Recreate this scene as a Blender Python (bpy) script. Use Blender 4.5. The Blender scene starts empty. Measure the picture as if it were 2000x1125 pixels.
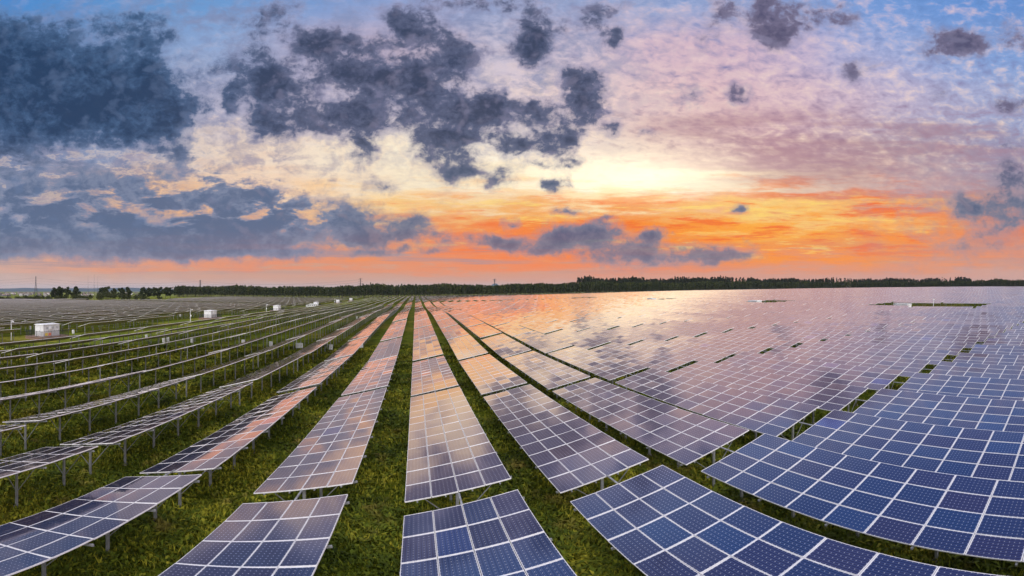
import bpy, math, random
import numpy as np
from mathutils import Matrix, Vector

random.seed(7)
rng = np.random.default_rng(11)
SC = bpy.context.scene
COL = SC.collection
R = math.radians
H0 = 10.7                      # camera height above the ground at its foot
FPX, UX, VY = 850.0, 812.0, 566.0   # angular scale of the panorama (units per radian), row direction, horizon

# ------------------------------------------------------------------ camera
cam_d = bpy.data.cameras.new('panorama_camera')
cam_d.type = 'PANO'
cam_d.panorama_type = 'EQUIRECTANGULAR'
cam_d.longitude_min = -1000 / FPX
cam_d.longitude_max = 1000 / FPX
cam_d.latitude_max = VY / FPX
cam_d.latitude_min = -(1125 - VY) / FPX
cam_d.clip_start = 0.1
cam_d.clip_end = 60000
cam = bpy.data.objects.new('panorama_camera', cam_d)
COL.objects.link(cam)
cam.location = (0, 0, H0)
cam.rotation_euler = (R(90), 0, -(1000 - UX) / FPX)
SC.camera = cam

# ------------------------------------------------------------------ exposure
SC.view_settings.view_transform = 'Standard'
SC.view_settings.look = 'None'
SC.view_settings.exposure = 0.0
SC.view_settings.gamma = 1.0
SC.view_settings.use_curve_mapping = False


def lin(c):
    return tuple((v / 255 / 12.92) if v / 255 <= 0.04045 else ((v / 255 + 0.055) / 1.055) ** 2.4 for v in c)


# ------------------------------------------------------------------ node helper
class N:
    def __init__(self, tree):
        self.t = tree

    def node(self, kind, **kw):
        n = self.t.nodes.new(kind)
        for k, v in kw.items():
            setattr(n, k, v)
        return n

    def put(self, sock, v):
        if v is None:
            return
        if hasattr(v, 'links') or isinstance(v, bpy.types.NodeSocket):
            self.t.links.new(v, sock)
        else:
            if hasattr(sock.default_value, '__len__') and isinstance(v, (tuple, list)) and len(v) == 3 and len(sock.default_value) == 4:
                v = (*v, 1)
            sock.default_value = v

    def m(self, op, a, b=None, c=None, clamp=False):
        n = self.node('ShaderNodeMath', operation=op, use_clamp=clamp)
        self.put(n.inputs[0], a)
        self.put(n.inputs[1], b)
        self.put(n.inputs[2], c)
        return n.outputs[0]

    def v(self, op, a, b=None, scale=None):
        n = self.node('ShaderNodeVectorMath', operation=op)
        self.put(n.inputs[0], a)
        self.put(n.inputs[1], b)
        if scale is not None:
            self.put(n.inputs['Scale'], scale)
        return n.outputs['Value'] if op in ('DOT_PRODUCT', 'LENGTH') else n.outputs['Vector']

    def xyz(self, x=0.0, y=0.0, z=0.0):
        n = self.node('ShaderNodeCombineXYZ')
        self.put(n.inputs[0], x); self.put(n.inputs[1], y); self.put(n.inputs[2], z)
        return n.outputs[0]

    def sep(self, v):
        n = self.node('ShaderNodeSeparateXYZ')
        self.put(n.inputs[0], v)
        return n.outputs

    def noise(self, vec, scale, detail=4, rough=0.5, dist=0.0, col=False, lac=2.0):
        n = self.node('ShaderNodeTexNoise')
        self.put(n.inputs['Vector'], vec)
        n.inputs['Scale'].default_value = scale
        n.inputs['Detail'].default_value = detail
        n.inputs['Roughness'].default_value = rough
        n.inputs['Distortion'].default_value = dist
        n.inputs['Lacunarity'].default_value = lac
        return n.outputs['Color'] if col else n.outputs[0]

    def ramp(self, fac, stops, interp='LINEAR'):
        n = self.node('ShaderNodeValToRGB')
        r = n.color_ramp
        r.interpolation = interp
        while len(r.elements) < len(stops):
            r.elements.new(0.5)
        for e, (p, c) in zip(r.elements, stops):
            e.position = p
            e.color = (*c, 1) if len(c) == 3 else c
        self.put(n.inputs[0], fac)
        return n.outputs[0]

    def mix(self, fac, a, b, blend='MIX'):
        n = self.node('ShaderNodeMix', data_type='RGBA', blend_type=blend)
        self.put(n.inputs[0], fac)
        self.put(n.inputs[6], a)
        self.put(n.inputs[7], b)
        return n.outputs[2]

    def smooth(self, x, lo, hi, a=0.0, b=1.0):
        n = self.node('ShaderNodeMapRange', interpolation_type='SMOOTHSTEP')
        self.put(n.inputs[0], x)
        n.inputs[1].default_value = lo
        n.inputs[2].default_value = hi
        n.inputs[3].default_value = a
        n.inputs[4].default_value = b
        return n.outputs[0]


# ------------------------------------------------------------------ sky (world), laid out by compass direction and elevation
def build_world():
    w = bpy.data.worlds.new('World')
    SC.world = w
    w.use_nodes = True
    t = w.node_tree
    for n in list(t.nodes):
        t.nodes.remove(n)
    g = N(t)
    tc = g.node('ShaderNodeTexCoord')
    d = g.sep(tc.outputs['Generated'])
    az = g.m('ARCTAN2', d[0], d[1])
    el = g.m('ARCSINE', d[2])
    U = g.m('MULTIPLY_ADD', az, FPX / 100, UX / 100)       # hundreds of angular units, left to right
    V = g.m('MULTIPLY_ADD', el, -FPX / 100, VY / 100)      # downwards from the upper sky to the horizon
    P = g.xyz(U, V, 0)
    # perspective cloud-layer coordinates for fine texture
    den = g.m('MAXIMUM', g.m('ADD', d[2], 0.12), 0.03)
    L = g.xyz(g.m('DIVIDE', d[0], den), g.m('DIVIDE', d[1], den), 0.0)

    # --- background colours -------------------------------------------------
    US = [0, 2.5, 5, 7.5, 10, 12.5, 15, 17.5, 20]
    rows = [
        (-7.5, [(150, 176, 216)] * 9),
        (-4.0, [(44, 92, 168)] * 9),
        (-1.8, [(44, 104, 176), (54, 106, 174), (60, 108, 174), (66, 110, 174), (72, 110, 174), (70, 106, 172), (62, 104, 172), (48, 100, 176), (46, 98, 172)]),
        (0.0, [(40, 128, 205), (112, 155, 205), (105, 155, 212), (140, 158, 205), (160, 176, 214), (160, 172, 210), (150, 168, 212), (112, 155, 218), (98, 142, 208)]),
        (1.0, [(78, 130, 190), (140, 165, 208), (150, 175, 215), (212, 180, 190), (196, 198, 218), (216, 184, 196), (212, 180, 196), (150, 175, 222), (120, 156, 214)]),
        (2.0, [(100, 130, 175), (160, 175, 208), (208, 196, 212), (216, 206, 218), (232, 216, 218), (234, 198, 194), (222, 184, 190), (192, 182, 208), (150, 170, 212)]),
        (3.0, [(120, 138, 175), (165, 170, 195), (240, 218, 198), (252, 238, 212), (253, 244, 226), (238, 212, 196), (196, 156, 164), (194, 168, 172), (156, 154, 184)]),
        (3.5, [(140, 145, 172), (210, 175, 152), (240, 208, 182), (250, 232, 202), (254, 240, 206), (255, 251, 222), (240, 212, 180), (204, 168, 166), (164, 154, 174)]),
        (3.8, [(150, 152, 170), (222, 176, 140), (246, 202, 160), (252, 222, 174), (252, 214, 164), (255, 228, 172), (238, 140, 84), (216, 146, 126), (170, 142, 152)]),
        (4.15, [(150, 152, 175), (226, 172, 130), (244, 188, 138), (250, 206, 138), (248, 178, 98), (247, 158, 80), (252, 208, 122), (250, 176, 96), (196, 132, 124)]),
        (4.5, [(160, 160, 175), (175, 160, 160), (216, 160, 136), (243, 162, 98), (248, 136, 56), (250, 138, 36), (255, 172, 58), (248, 156, 72), (226, 128, 94)]),
        (4.9, [(196, 160, 148), (208, 158, 142), (232, 148, 108), (246, 146, 78), (250, 132, 62), (250, 136, 44), (253, 150, 48), (250, 148, 62), (224, 146, 116)]),
        (5.2, [(218, 168, 146), (228, 156, 120), (234, 146, 104), (232, 148, 104), (244, 140, 84), (240, 140, 92), (238, 148, 98), (232, 150, 108), (218, 154, 128)]),
        (5.4, [(206, 172, 158), (212, 168, 146), (214, 158, 130), (214, 160, 134), (222, 154, 122), (226, 154, 124), (222, 154, 126), (220, 156, 132), (214, 162, 144)]),
        (5.66, [(216, 184, 172), (216, 184, 172), (212, 174, 158), (214, 174, 154), (216, 168, 148), (226, 164, 138), (218, 162, 140), (218, 166, 144), (216, 170, 150)]),
        (6.0, [(140, 128, 122)] * 9),
        (8.0, [(50, 52, 40)] * 9),
    ]
    ulo, uhi = -4.0, 24.0
    # horizontal streaks near the horizon: lines of constant elevation wobble up and down
    st = g.noise(g.xyz(g.m('MULTIPLY', U, 0.55), g.m('MULTIPLY', V, 4.2), 3.1), 1.0, 5, 0.62)
    st2 = g.noise(g.xyz(g.m('MULTIPLY', U, 1.9), g.m('MULTIPLY', V, 9.0), 9.7), 1.0, 4, 0.6)
    amp = g.smooth(V, 1.5, 4.4, 0.25, 0.95)
    fade = g.smooth(V, 5.0, 5.5, 1.0, 0.25)
    dv = g.m('MULTIPLY', g.m('MULTIPLY', g.m('ADD', g.m('SUBTRACT', st, 0.5), g.m('MULTIPLY', g.m('SUBTRACT', st2, 0.5), 0.45)), amp), fade)
    du = g.m('MULTIPLY', g.m('SUBTRACT', g.noise(g.v('ADD', P, (31.0, 7.0, 0)), 0.5, 3, 0.5), 0.5), 2.2)
    V2 = g.m('ADD', V, g.m('MULTIPLY', dv, 1.7))
    U2 = g.m('ADD', U, du)
    fu = g.m('DIVIDE', g.m('SUBTRACT', U2, ulo), uhi - ulo, clamp=True)
    bg = None
    for i, (vv, cols) in enumerate(rows):
        stops = [((u - ulo) / (uhi - ulo), lin(c)) for u, c in zip(US, cols)]
        edge = lin(tuple(0.6 * a + 0.4 * b for a, b in zip(cols[0], (190, 196, 220))))
        edge2 = lin(tuple(0.6 * a + 0.4 * b for a, b in zip(cols[-1], (190, 196, 220))))
        stops = [(0.0, edge)] + stops + [(1.0, edge2)]
        c = g.ramp(fu, stops, 'B_SPLINE' if vv < 3 else 'LINEAR')
        if bg is None:
            bg = c
        else:
            bg = g.mix(g.smooth(V2, rows[i - 1][0], vv), bg, c)
    # fine mackerel texture, strongest in the upper right
    mk = g.noise(g.v('MULTIPLY', L, (9.0, 15.0, 1.0)), 1.0, 4, 0.55, 0.6)
    mk2 = g.noise(g.v('MULTIPLY', P, (3.4, 6.5, 1.0)), 1.0, 5, 0.6, 0.4)
    right = g.m('MULTIPLY', g.smooth(U, 8.5, 13.5), g.smooth(V, 4.0, 2.6))
    mk_a = g.m('MULTIPLY', g.m('ADD', g.m('MULTIPLY', right, 0.75), 0.25), g.m('MULTIPLY', g.smooth(V, 5.4, 3.0), g.smooth(V, -1.6, 0.2)))
    mm = g.m('ADD', g.m('MULTIPLY', g.m('SUBTRACT', mk, 0.5), 1.2), g.m('MULTIPLY', g.m('SUBTRACT', mk2, 0.5), 1.5))
    mm = g.m('MULTIPLY', mm, mk_a)
    lightc = g.mix(g.smooth(V, 0.0, 3.0), lin((226, 200, 208)), lin((255, 228, 206)))
    darkc = g.mix(g.smooth(V, 0.0, 3.0), lin((92, 130, 190)), lin((150, 112, 136)))
    bg = g.mix(g.m('MULTIPLY', mm, 1.6, clamp=True), bg, lightc)
    bg = g.mix(g.m('MULTIPLY', mm, -1.5, clamp=True), bg, darkc)
    # long pink-grey veil bands right of the glow
    vb = g.noise(g.xyz(g.m('ADD', g.m('MULTIPLY', U, 0.35), g.m('MULTIPLY', V, 0.12)), g.m('MULTIPLY', V, 3.2), 0.7), 1.0, 6, 0.62)
    vmask = g.m('MULTIPLY', g.m('MULTIPLY', g.smooth(U, 11.4, 14.0), g.smooth(V, 1.9, 2.5)), g.smooth(V, 3.75, 3.4))
    vmask = g.m('MULTIPLY', vmask, g.smooth(vb, 0.40, 0.62))
    bg = g.mix(g.m('MULTIPLY', vmask, 0.6), bg, lin((172, 130, 142)))
    # fiery ragged streaks low on the right
    fs = g.noise(g.xyz(g.m('MULTIPLY', U, 0.7), g.m('MULTIPLY', V, 6.0), 5.5), 1.0, 6, 0.66)
    fm = g.m('MULTIPLY', g.m('MULTIPLY', g.smooth(U, 6.5, 11.5), g.smooth(U, 19.6, 17.0)), g.m('MULTIPLY', g.smooth(V, 3.6, 3.95), g.smooth(V, 5.2, 4.8)))
    bg = g.mix(g.m('MULTIPLY', g.m('MULTIPLY', fm, g.smooth(fs, 0.5, 0.62)), 0.85), bg, lin((246, 112, 42)))
    bg = g.mix(g.m('MULTIPLY', g.m('MULTIPLY', fm, g.smooth(fs, 0.45, 0.34)), 0.85), bg, lin((255, 214, 112)))
    # thin grey bars of cloud low over the horizon
    gb = g.noise(g.xyz(g.m('MULTIPLY', U, 0.30), g.m('MULTIPLY', V, 7.5), 21.3), 1.0, 5, 0.6)
    gbm = g.m('MULTIPLY', g.m('MULTIPLY', g.smooth(V, 4.5, 4.9), g.smooth(V, 5.45, 5.15)), g.smooth(U, 16.0, 9.0, 0.35, 1.0))
    bg = g.mix(g.m('MULTIPLY', g.m('MULTIPLY', gbm, g.smooth(gb, 0.46, 0.62)), 0.62), bg, lin((164, 146, 154)))
    # glow round the hidden sun
    q = g.v('MULTIPLY', g.v('SUBTRACT', P, (12.5, 3.4, 0)), (1 / 1.9, 1 / 0.40, 0))
    glow = g.m('POWER', 2.718, g.m('MULTIPLY', g.v('DOT_PRODUCT', q, q), -1.0))
    bg = g.mix(g.m('MULTIPLY', glow, 0.48), bg, (1.9, 1.6, 1.1))

    # extra brightness added to the unseen sky behind the viewpoint, lighting grass and frames
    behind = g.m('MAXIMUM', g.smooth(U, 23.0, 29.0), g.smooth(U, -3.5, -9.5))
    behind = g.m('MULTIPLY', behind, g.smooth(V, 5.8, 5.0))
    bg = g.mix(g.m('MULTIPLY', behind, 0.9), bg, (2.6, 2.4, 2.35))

    # thin lavender veil round the middle clouds and along the left
    ve = None
    for (x, y, a, b, s) in ((7.6, 1.5, 3.6, 1.7, .9), (10.6, .9, 2.4, 1.5, .7), (1.2, 2.4, 3.2, 2.0, .8), (3.2, .4, 3.0, .7, .6), (2.6, 3.9, 3.6, 1.0, .8), (18.6, 3.9, 1.6, 1.6, .7), (5.0, 3.3, 1.6, .9, .5)):
        q = g.v('MULTIPLY', g.v('SUBTRACT', P, (x, y, 0)), (1 / a, 1 / b, 0))
        e = g.m('POWER', 0.36788, g.v('DOT_PRODUCT', q, q))
        ve = g.m('MULTIPLY', e, s) if ve is None else g.m('MULTIPLY_ADD', e, s, ve)
    vn = g.noise(g.v('MULTIPLY', g.v('ADD', P, (5.0, 3.0, 0.0)), (1.0, 1.5, 1.0)), 1.5, 7, 0.62, 0.5)
    vn2 = g.noise(g.v('MULTIPLY', P, (1.2, 2.2, 1.0)), 4.5, 5, 0.6, 0.4)
    va = g.m('MULTIPLY', g.m('MINIMUM', ve, 1.0), g.smooth(g.m('ADD', g.m('MULTIPLY', vn, 0.75), g.m('MULTIPLY', vn2, 0.3)), 0.44, 0.66))
    vcol = g.mix(g.smooth(V, 0.8, 4.0), lin((128, 140, 178)), lin((160, 148, 164)))
    bg = g.mix(g.m('MULTIPLY', va, 0.8), bg, vcol)

    # --- dark cumulus clouds --------------------------------------------------
    blobs = [
        (20, 90, 90, 60, 1), (90, 150, 150, 80, 1.1), (215, 190, 150, 75, 1.0), (40, 255, 110, 70, .9), (286, 140, 38, 52, 1), (325, 205, 60, 32, .9), (225, 245, 120, 40, 1), (30, 315, 70, 40, .6),
        (240, 45, 80, 26, .55), (300, 70, 50, 20, .5), (500, 38, 70, 36, .6), (560, 20, 40, 26, .4),
        (485, 148, 66, 36, 1), (535, 190, 55, 46, .85), (512, 255, 40, 30, .9), (455, 205, 18, 34, .6), (500, 100, 30, 26, .5),
        (665, 118, 78, 52, 1.15), (612, 90, 40, 26, .7), (640, 230, 78, 40, 1), (710, 245, 62, 26, .8), (835, 195, 86, 58, 1.1), (770, 150, 70, 40, .7), (880, 275, 62, 40, 1), (955, 222, 46, 36, 1.05), (830, 70, 60, 40, .8), (905, 112, 56, 34, .8), (860, 310, 40, 20, .6),
        (1040, 55, 46, 50, .95), (1035, 100, 30, 30, .9), (1045, 215, 40, 30, 1), (1145, 160, 46, 40, 1.05), (1142, 205, 34, 36, 1), (1058, 275, 42, 28, 1), (990, 290, 30, 24, .95), (1110, 270, 22, 24, .85), (1185, 247, 26, 18, .75),
        (880, 345, 34, 20, .8), (925, 335, 22, 18, .7), (978, 350, 22, 17, 1), (1076, 362, 32, 13, 1), (1108, 322, 30, 13, .8), (1040, 330, 30, 8, .5), (735, 358, 34, 17, .8), (690, 318, 28, 18, .6), (715, 285, 22, 22, .7), (650, 350, 14, 7, .5),
        (1150, 38, 42, 40, .75), (1200, 70, 22, 20, .8), (930, 8, 80, 16, .7), (790, 28, 60, 24, .75), (1210, 15, 30, 20, .5),
        (1495, 35, 40, 44, 1), (1520, 75, 40, 24, .7), (1590, 28, 66, 26, .7), (1640, 45, 30, 18, .5), (1410, 25, 36, 28, .65), (1375, 75, 20, 24, .6), (1352, 195, 34, 24, .8), (1447, 187, 20, 22, .8), (1440, 165, 8, 14, .5),
        (1850, 85, 50, 28, .95), (1885, 92, 36, 26, .8), (1655, 132, 20, 18, .8), (1700, 120, 30, 16, .55), (1980, 70, 40, 36, .7), (1842, 193, 28, 22, .55), (1975, 208, 28, 18, .7), (1252, 264, 22, 11, .7), (1330, 52, 24, 22, .35), (1760, 255, 22, 10, .35), (1985, 285, 40, 22, .5), (1975, 170, 12, 8, .5),
        (1980, 350, 46, 30, .85), (1890, 408, 34, 18, .7), (1960, 440, 44, 18, .6), (1905, 480, 60, 16, .5), (1985, 400, 40, 16, .5), (1870, 385, 20, 12, .5),
        (110, 430, 160, 42, .8), (300, 440, 120, 36, .85), (430, 448, 110, 32, 1), (540, 450, 60, 26, .8), (290, 350, 130, 44, .62), (110, 360, 120, 52, .62), (510, 378, 44, 26, .8), (480, 420, 60, 30, .7), (345, 298, 40, 18, .8), (420, 360, 40, 30, .55), (622, 415, 28, 16, .8), (570, 405, 30, 16, .55),
        (690, 430, 40, 26, 1.15), (720, 462, 54, 13, .95), (805, 442, 40, 22, .7), (200, 488, 240, 17, .75), (440, 495, 160, 12, .5), (30, 465, 50, 22, .6), (543, 482, 14, 6, .6), (430, 497, 24, 6, .4),
        (985, 472, 34, 15, 1), (900, 470, 44, 13, .6), (1150, 460, 54, 20, 1.15), (1085, 478, 30, 14, .8), (1050, 492, 26, 8, .6), (1205, 498, 66, 16, .75), (1278, 462, 19, 11, .9), (1265, 485, 20, 14, .6), (1370, 497, 62, 17, .75), (1447, 410, 15, 8, .95), (1108, 412, 24, 6, .6), (1000, 427, 12, 9, .6), (800, 490, 60, 7, .4), (1180, 428, 22, 5, .4), (1430, 505, 60, 12, .4), (700, 495, 40, 6, .3),
        # beyond the picture: overhead, to the sides and behind
        (300, -160, 260, 70, .8), (900, -130, 200, 60, .7), (1620, -420, 200, 60, .6), (-300, 200, 200, 110, .9), (-250, 430, 200, 50, .8), (2300, 420, 180, 50, .7), (2250, 150, 120, 60, .6), (1000, -400, 200, 60, .6), (500, -360, 220, 60, .7),
    ]
    w1 = g.v('SCALE', g.v('SUBTRACT', g.noise(P, 0.9, 3, 0.55, col=True), (.5, .5, .5)), scale=0.62)
    w2 = g.v('SCALE', g.v('SUBTRACT', g.noise(g.v('ADD', P, (17., 4., 2.)), 2.6, 4, 0.6, col=True), (.5, .5, .5)), scale=0.34)
    PW = g.v('ADD', g.v('ADD', P, g.v('MULTIPLY', w1, (1, .8, 0))), g.v('MULTIPLY', w2, (1, .9, 0)))
    cov = None
    for (x, y, a, b, s) in blobs:
        q = g.v('MULTIPLY', g.v('SUBTRACT', PW, (x / 100, y / 100, 0)), ((92 if y < 395 else 76) / a, (92 if y < 395 else 76) / b, 0))
        e = g.m('POWER', 0.36788, g.v('DOT_PRODUCT', q, q))
        cov = g.m('MULTIPLY', e, s * 1.25) if cov is None else g.m('MULTIPLY_ADD', e, s * (1.25 if y < 395 else 1.45), cov)
    f1 = g.noise(g.v('MULTIPLY', P, (1, 1.35, 1)), 1.6, 8, 0.62, 0.25)
    LS = g.v('SCALE', g.v('NORMALIZE', g.v('SUBTRACT', (12.3, 3.6, 0.0), P)), scale=0.17)
    l0 = g.noise(g.v('MULTIPLY', P, (1, 1.35, 1)), 1.6, 4, 0.52, 0.25)
    f1s = g.noise(g.v('MULTIPLY', g.v('ADD', P, LS), (1, 1.35, 1)), 1.6, 4, 0.52, 0.25)
    lit = g.m('SUBTRACT', l0, f1s)
    lit_a = g.smooth(U, 1.0, 5.5, 0.35, 0.7)
    f2 = g.noise(g.v('MULTIPLY', P, (1, 1.25, 1)), 4.6, 6, 0.6, 0.5)
    f3 = g.noise(g.v('MULTIPLY', P, (1, 1.2, 1)), 12.0, 5, 0.6, 0.4)
    covc = g.m('MULTIPLY', g.m('SUBTRACT', 1.0, g.m('POWER', 0.36788, g.m('MULTIPLY', cov, 1.1))), 1.66)
    fn = g.m('ADD', g.m('MULTIPLY', g.m('SUBTRACT', f1, 0.5), 1.7), g.m('ADD', g.m('MULTIPLY', g.m('SUBTRACT', f2, 0.5), 1.05), g.m('MULTIPLY', g.m('SUBTRACT', f3, 0.5), 0.28)))
    fn = g.m('MULTIPLY', fn, g.smooth(V, 3.6, 4.8, 1.0, 0.8))
    body = g.m('ADD', covc, fn)
    body = g.m('SUBTRACT', body, g.smooth(cov, 0.16, 0.0, 0.0, 0.45))
    q = g.v('MULTIPLY', g.v('SUBTRACT', PW, (1.9, 3.2, 0)), (1 / 2.6, 1 / 0.45, 0))
    body = g.m('SUBTRACT', body, g.m('MULTIPLY', g.m('POWER', 0.36788, g.v('DOT_PRODUCT', q, q)), 0.45))
    nb = g.noise(g.v('MULTIPLY', P, (0.8, 2.3, 1)), 1.3, 6, 0.62, 0.3)
    gapm = g.m('MULTIPLY', g.m('MULTIPLY', g.smooth(U, 7.0, 5.6), g.smooth(V, 2.7, 3.3)), g.smooth(V, 4.75, 4.2))
    body = g.m('SUBTRACT', body, g.m('MULTIPLY', gapm, g.smooth(nb, 0.45, 0.68, -0.22, 1.15)))
    dens = g.smooth(body, 0.32, 0.98)
    thick = g.smooth(body, 0.60, 1.95)
    # colours of the cloud: thin lit rims, slate hearts; the low band is paler and bluer
    left = g.smooth(U, 6.5, 2.5)
    rim = g.mix(g.smooth(V, 2.0, 4.2), lin((150, 146, 176)), lin((160, 144, 156)))
    rim = g.mix(left, rim, lin((104, 126, 164)))
    core = g.mix(g.smooth(V, 2.6, 4.2), lin((50, 62, 90)), lin((74, 94, 126)))
    core = g.mix(g.m('MULTIPLY', left, g.smooth(V, 3.8, 2.4)), core, lin((34, 60, 94)))
    core = g.mix(g.m('MULTIPLY', g.smooth(U, 12.5, 14.5), g.smooth(V, 4.2, 2.5)), core, lin((78, 76, 106)))
    mid = g.mix(g.smooth(V, 2.6, 4.2), lin((88, 96, 126)), lin((116, 122, 144)))
    mid = g.mix(g.m('MULTIPLY', left, g.smooth(V, 3.8, 2.4)), mid, lin((66, 94, 132)))
    mid = g.mix(g.m('MULTIPLY', g.smooth(U, 12.5, 14.5), g.smooth(V, 4.2, 2.5)), mid, lin((112, 106, 134)))
    lowl = g.m('MULTIPLY', g.smooth(U, 8.0, 6.0), g.smooth(V, 2.7, 3.6))
    core = g.mix(lowl, core, lin((88, 106, 138)))
    mid = g.mix(lowl, mid, lin((122, 134, 162)))
    relief = g.noise(g.v('MULTIPLY', P, (0.8, 1.4, 1)), 1.1, 5, 0.58, 0.4)
    tk = g.m('ADD', thick, g.m('MULTIPLY', g.m('SUBTRACT', relief, 0.5), 0.55))
    cc = g.mix(g.smooth(tk, 0.0, 0.42), g.mix(0.45, bg, rim), mid)
    cc = g.mix(g.smooth(tk, 0.30, 0.88), cc, core)
    cc = g.mix(g.m('MULTIPLY', g.smooth(lit, 0.02, 0.18), 0.34), cc, rim)
    alpha = g.m('MULTIPLY', dens, g.smooth(V, 4.3, 5.0, 0.97, 0.86))
    sky = g.mix(alpha, bg, cc)
    # lit edges against the sun side
    edge = g.m('MULTIPLY', g.smooth(body, 0.25, 0.45), g.smooth(body, 0.75, 0.5))
    sky = g.mix(g.m('MULTIPLY', g.m('MULTIPLY', edge, g.m('MULTIPLY', g.smooth(V, 0.6, 2.6), g.m('MULTIPLY', g.smooth(V, 4.4, 3.6), g.smooth(U, 13.0, 10.5)))), 0.22), sky, lin((255, 226, 190)))
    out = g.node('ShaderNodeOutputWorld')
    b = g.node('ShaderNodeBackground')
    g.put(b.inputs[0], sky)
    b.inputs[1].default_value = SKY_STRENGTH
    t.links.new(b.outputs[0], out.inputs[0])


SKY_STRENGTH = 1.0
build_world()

# ------------------------------------------------------------------ sun, veiled by cloud, low and right of the rows
sun_d = bpy.data.lights.new('sun', 'SUN')
sun_d.energy = 0.5
sun_d.color = (1.0, 0.72, 0.45)
sun_d.angle = R(150)
sun = bpy.data.objects.new('sun', sun_d)
COL.objects.link(sun)
s_az, s_el = (1250 - UX) / FPX, 0.25
sun.rotation_euler = Vector((-math.sin(s_az) * math.cos(s_el), -math.cos(s_az) * math.cos(s_el), -math.sin(s_el))).to_track_quat('-Z', 'Y').to_euler()


# ------------------------------------------------------------------ mesh helpers
class MB:
    """Collects quads, boxes, bars and tubes for ONE mesh."""
    def __init__(self):
        self.v, self.f, self.mi, self.n = [], [], [], 0

    def add(self, verts, faces, mi=0):
        self.v.append(np.asarray(verts, float).reshape(-1, 3))
        for f in faces:
            self.f.append(tuple(i + self.n for i in f))
            self.mi.append(mi)
        self.n += len(self.v[-1])

    def box(self, x0, x1, y0, y1, z0, z1, mi=0, M=None):
        v = np.array([(x, y, z) for z in (z0, z1) for y in (y0, y1) for x in (x0, x1)], float)
        if M is not None:
            v = np.array([M @ Vector(p) for p in v])
        self.add(v, [(0, 2, 3, 1), (4, 5, 7, 6), (0, 1, 5, 4), (2, 6, 7, 3), (0, 4, 6, 2), (1, 3, 7, 5)], mi)

    def bar(self, a, b, w, h=None, mi=0):
        a, b = Vector(a), Vector(b)
        d = (b - a)
        L = d.length
        q = d.to_track_quat('Y', 'Z').to_matrix().to_4x4()
        M = Matrix.Translation(a) @ q
        h = h or w
        self.box(-w / 2, w / 2, 0, L, -h / 2, h / 2, mi, M)

    def tube(self, pts, radii, n=8, mi=0, cap=True):
        pts = [Vector(p) for p in pts]
        rings = []
        for i, p in enumerate(pts):
            d = (pts[min(i + 1, len(pts) - 1)] - pts[max(i - 1, 0)]).normalized()
            q = d.to_track_quat('Z', 'Y')
            for k in range(n):
                a = 2 * math.pi * k / n
                rings.append(p + q @ Vector((math.cos(a) * radii[i], math.sin(a) * radii[i], 0)))
        f = []
        for i in range(len(pts) - 1):
            for k in range(n):
                f.append((i * n + k, i * n + (k + 1) % n, (i + 1) * n + (k + 1) % n, (i + 1) * n + k))
        if cap:
            f.append(tuple(range(n))[::-1])
            f.append(tuple((len(pts) - 1) * n + k for k in range(n)))
        self.add(rings, f, mi)

    def mesh(self, name, mats):
        me = bpy.data.meshes.new(name)
        me.from_pydata(np.concatenate(self.v).tolist(), [], self.f)
        for m in (mats if isinstance(mats, (list, tuple)) else [mats]):
            me.materials.append(m)
        me.polygons.foreach_set('material_index', np.array(self.mi, dtype=np.int32))
        me.update()
        return me

    def build(self, name, mats, parent=None):
        return link(name, self.mesh(name, mats), parent)


def link(name, data, parent=None):
    o = bpy.data.objects.new(name, data)
    COL.objects.link(o)
    if parent is not None:
        o.parent = parent
    return o


def tag(o, label=None, cat=None, group=None, kind=None):
    for k, v in (('label', label), ('category', cat), ('group', group), ('kind', kind)):
        if v:
            o[k] = v
    return o


def thing(name, loc, label, cat, group=None, rz=0.0):
    o = bpy.data.objects.new(name, None)
    COL.objects.link(o)
    o.location = loc
    o.rotation_euler = (0, 0, rz)
    o.empty_display_size = 0.5
    return tag(o, label, cat, group)


def quads_mesh(name, V, mats, uv=None, rnd=None, mi=None, faces=None):
    """Large mesh straight from arrays: V is (n,4,3)."""
    n = len(V)
    me = bpy.data.meshes.new(name)
    me.vertices.add(n * 4)
    me.vertices.foreach_set('co', np.ascontiguousarray(V, dtype=np.float32).ravel())
    me.loops.add(n * 4)
    me.loops.foreach_set('vertex_index', np.arange(n * 4, dtype=np.int32))
    me.polygons.add(n)
    me.polygons.foreach_set('loop_start', np.arange(0, n * 4, 4, dtype=np.int32))
    for m in (mats if isinstance(mats, (list, tuple)) else [mats]):
        me.materials.append(m)
    if mi is not None:
        me.polygons.foreach_set('material_index', np.asarray(mi, dtype=np.int32))
    if uv is not None:
        l = me.uv_layers.new(name='UVMap')
        l.data.foreach_set('uv', np.ascontiguousarray(uv, dtype=np.float32).ravel())
    if rnd is not None:
        a = me.attributes.new('tone', 'FLOAT', 'FACE')
        a.data.foreach_set('value', np.ascontiguousarray(rnd, dtype=np.float32))
    me.update(calc_edges=True)
    return me


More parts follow.
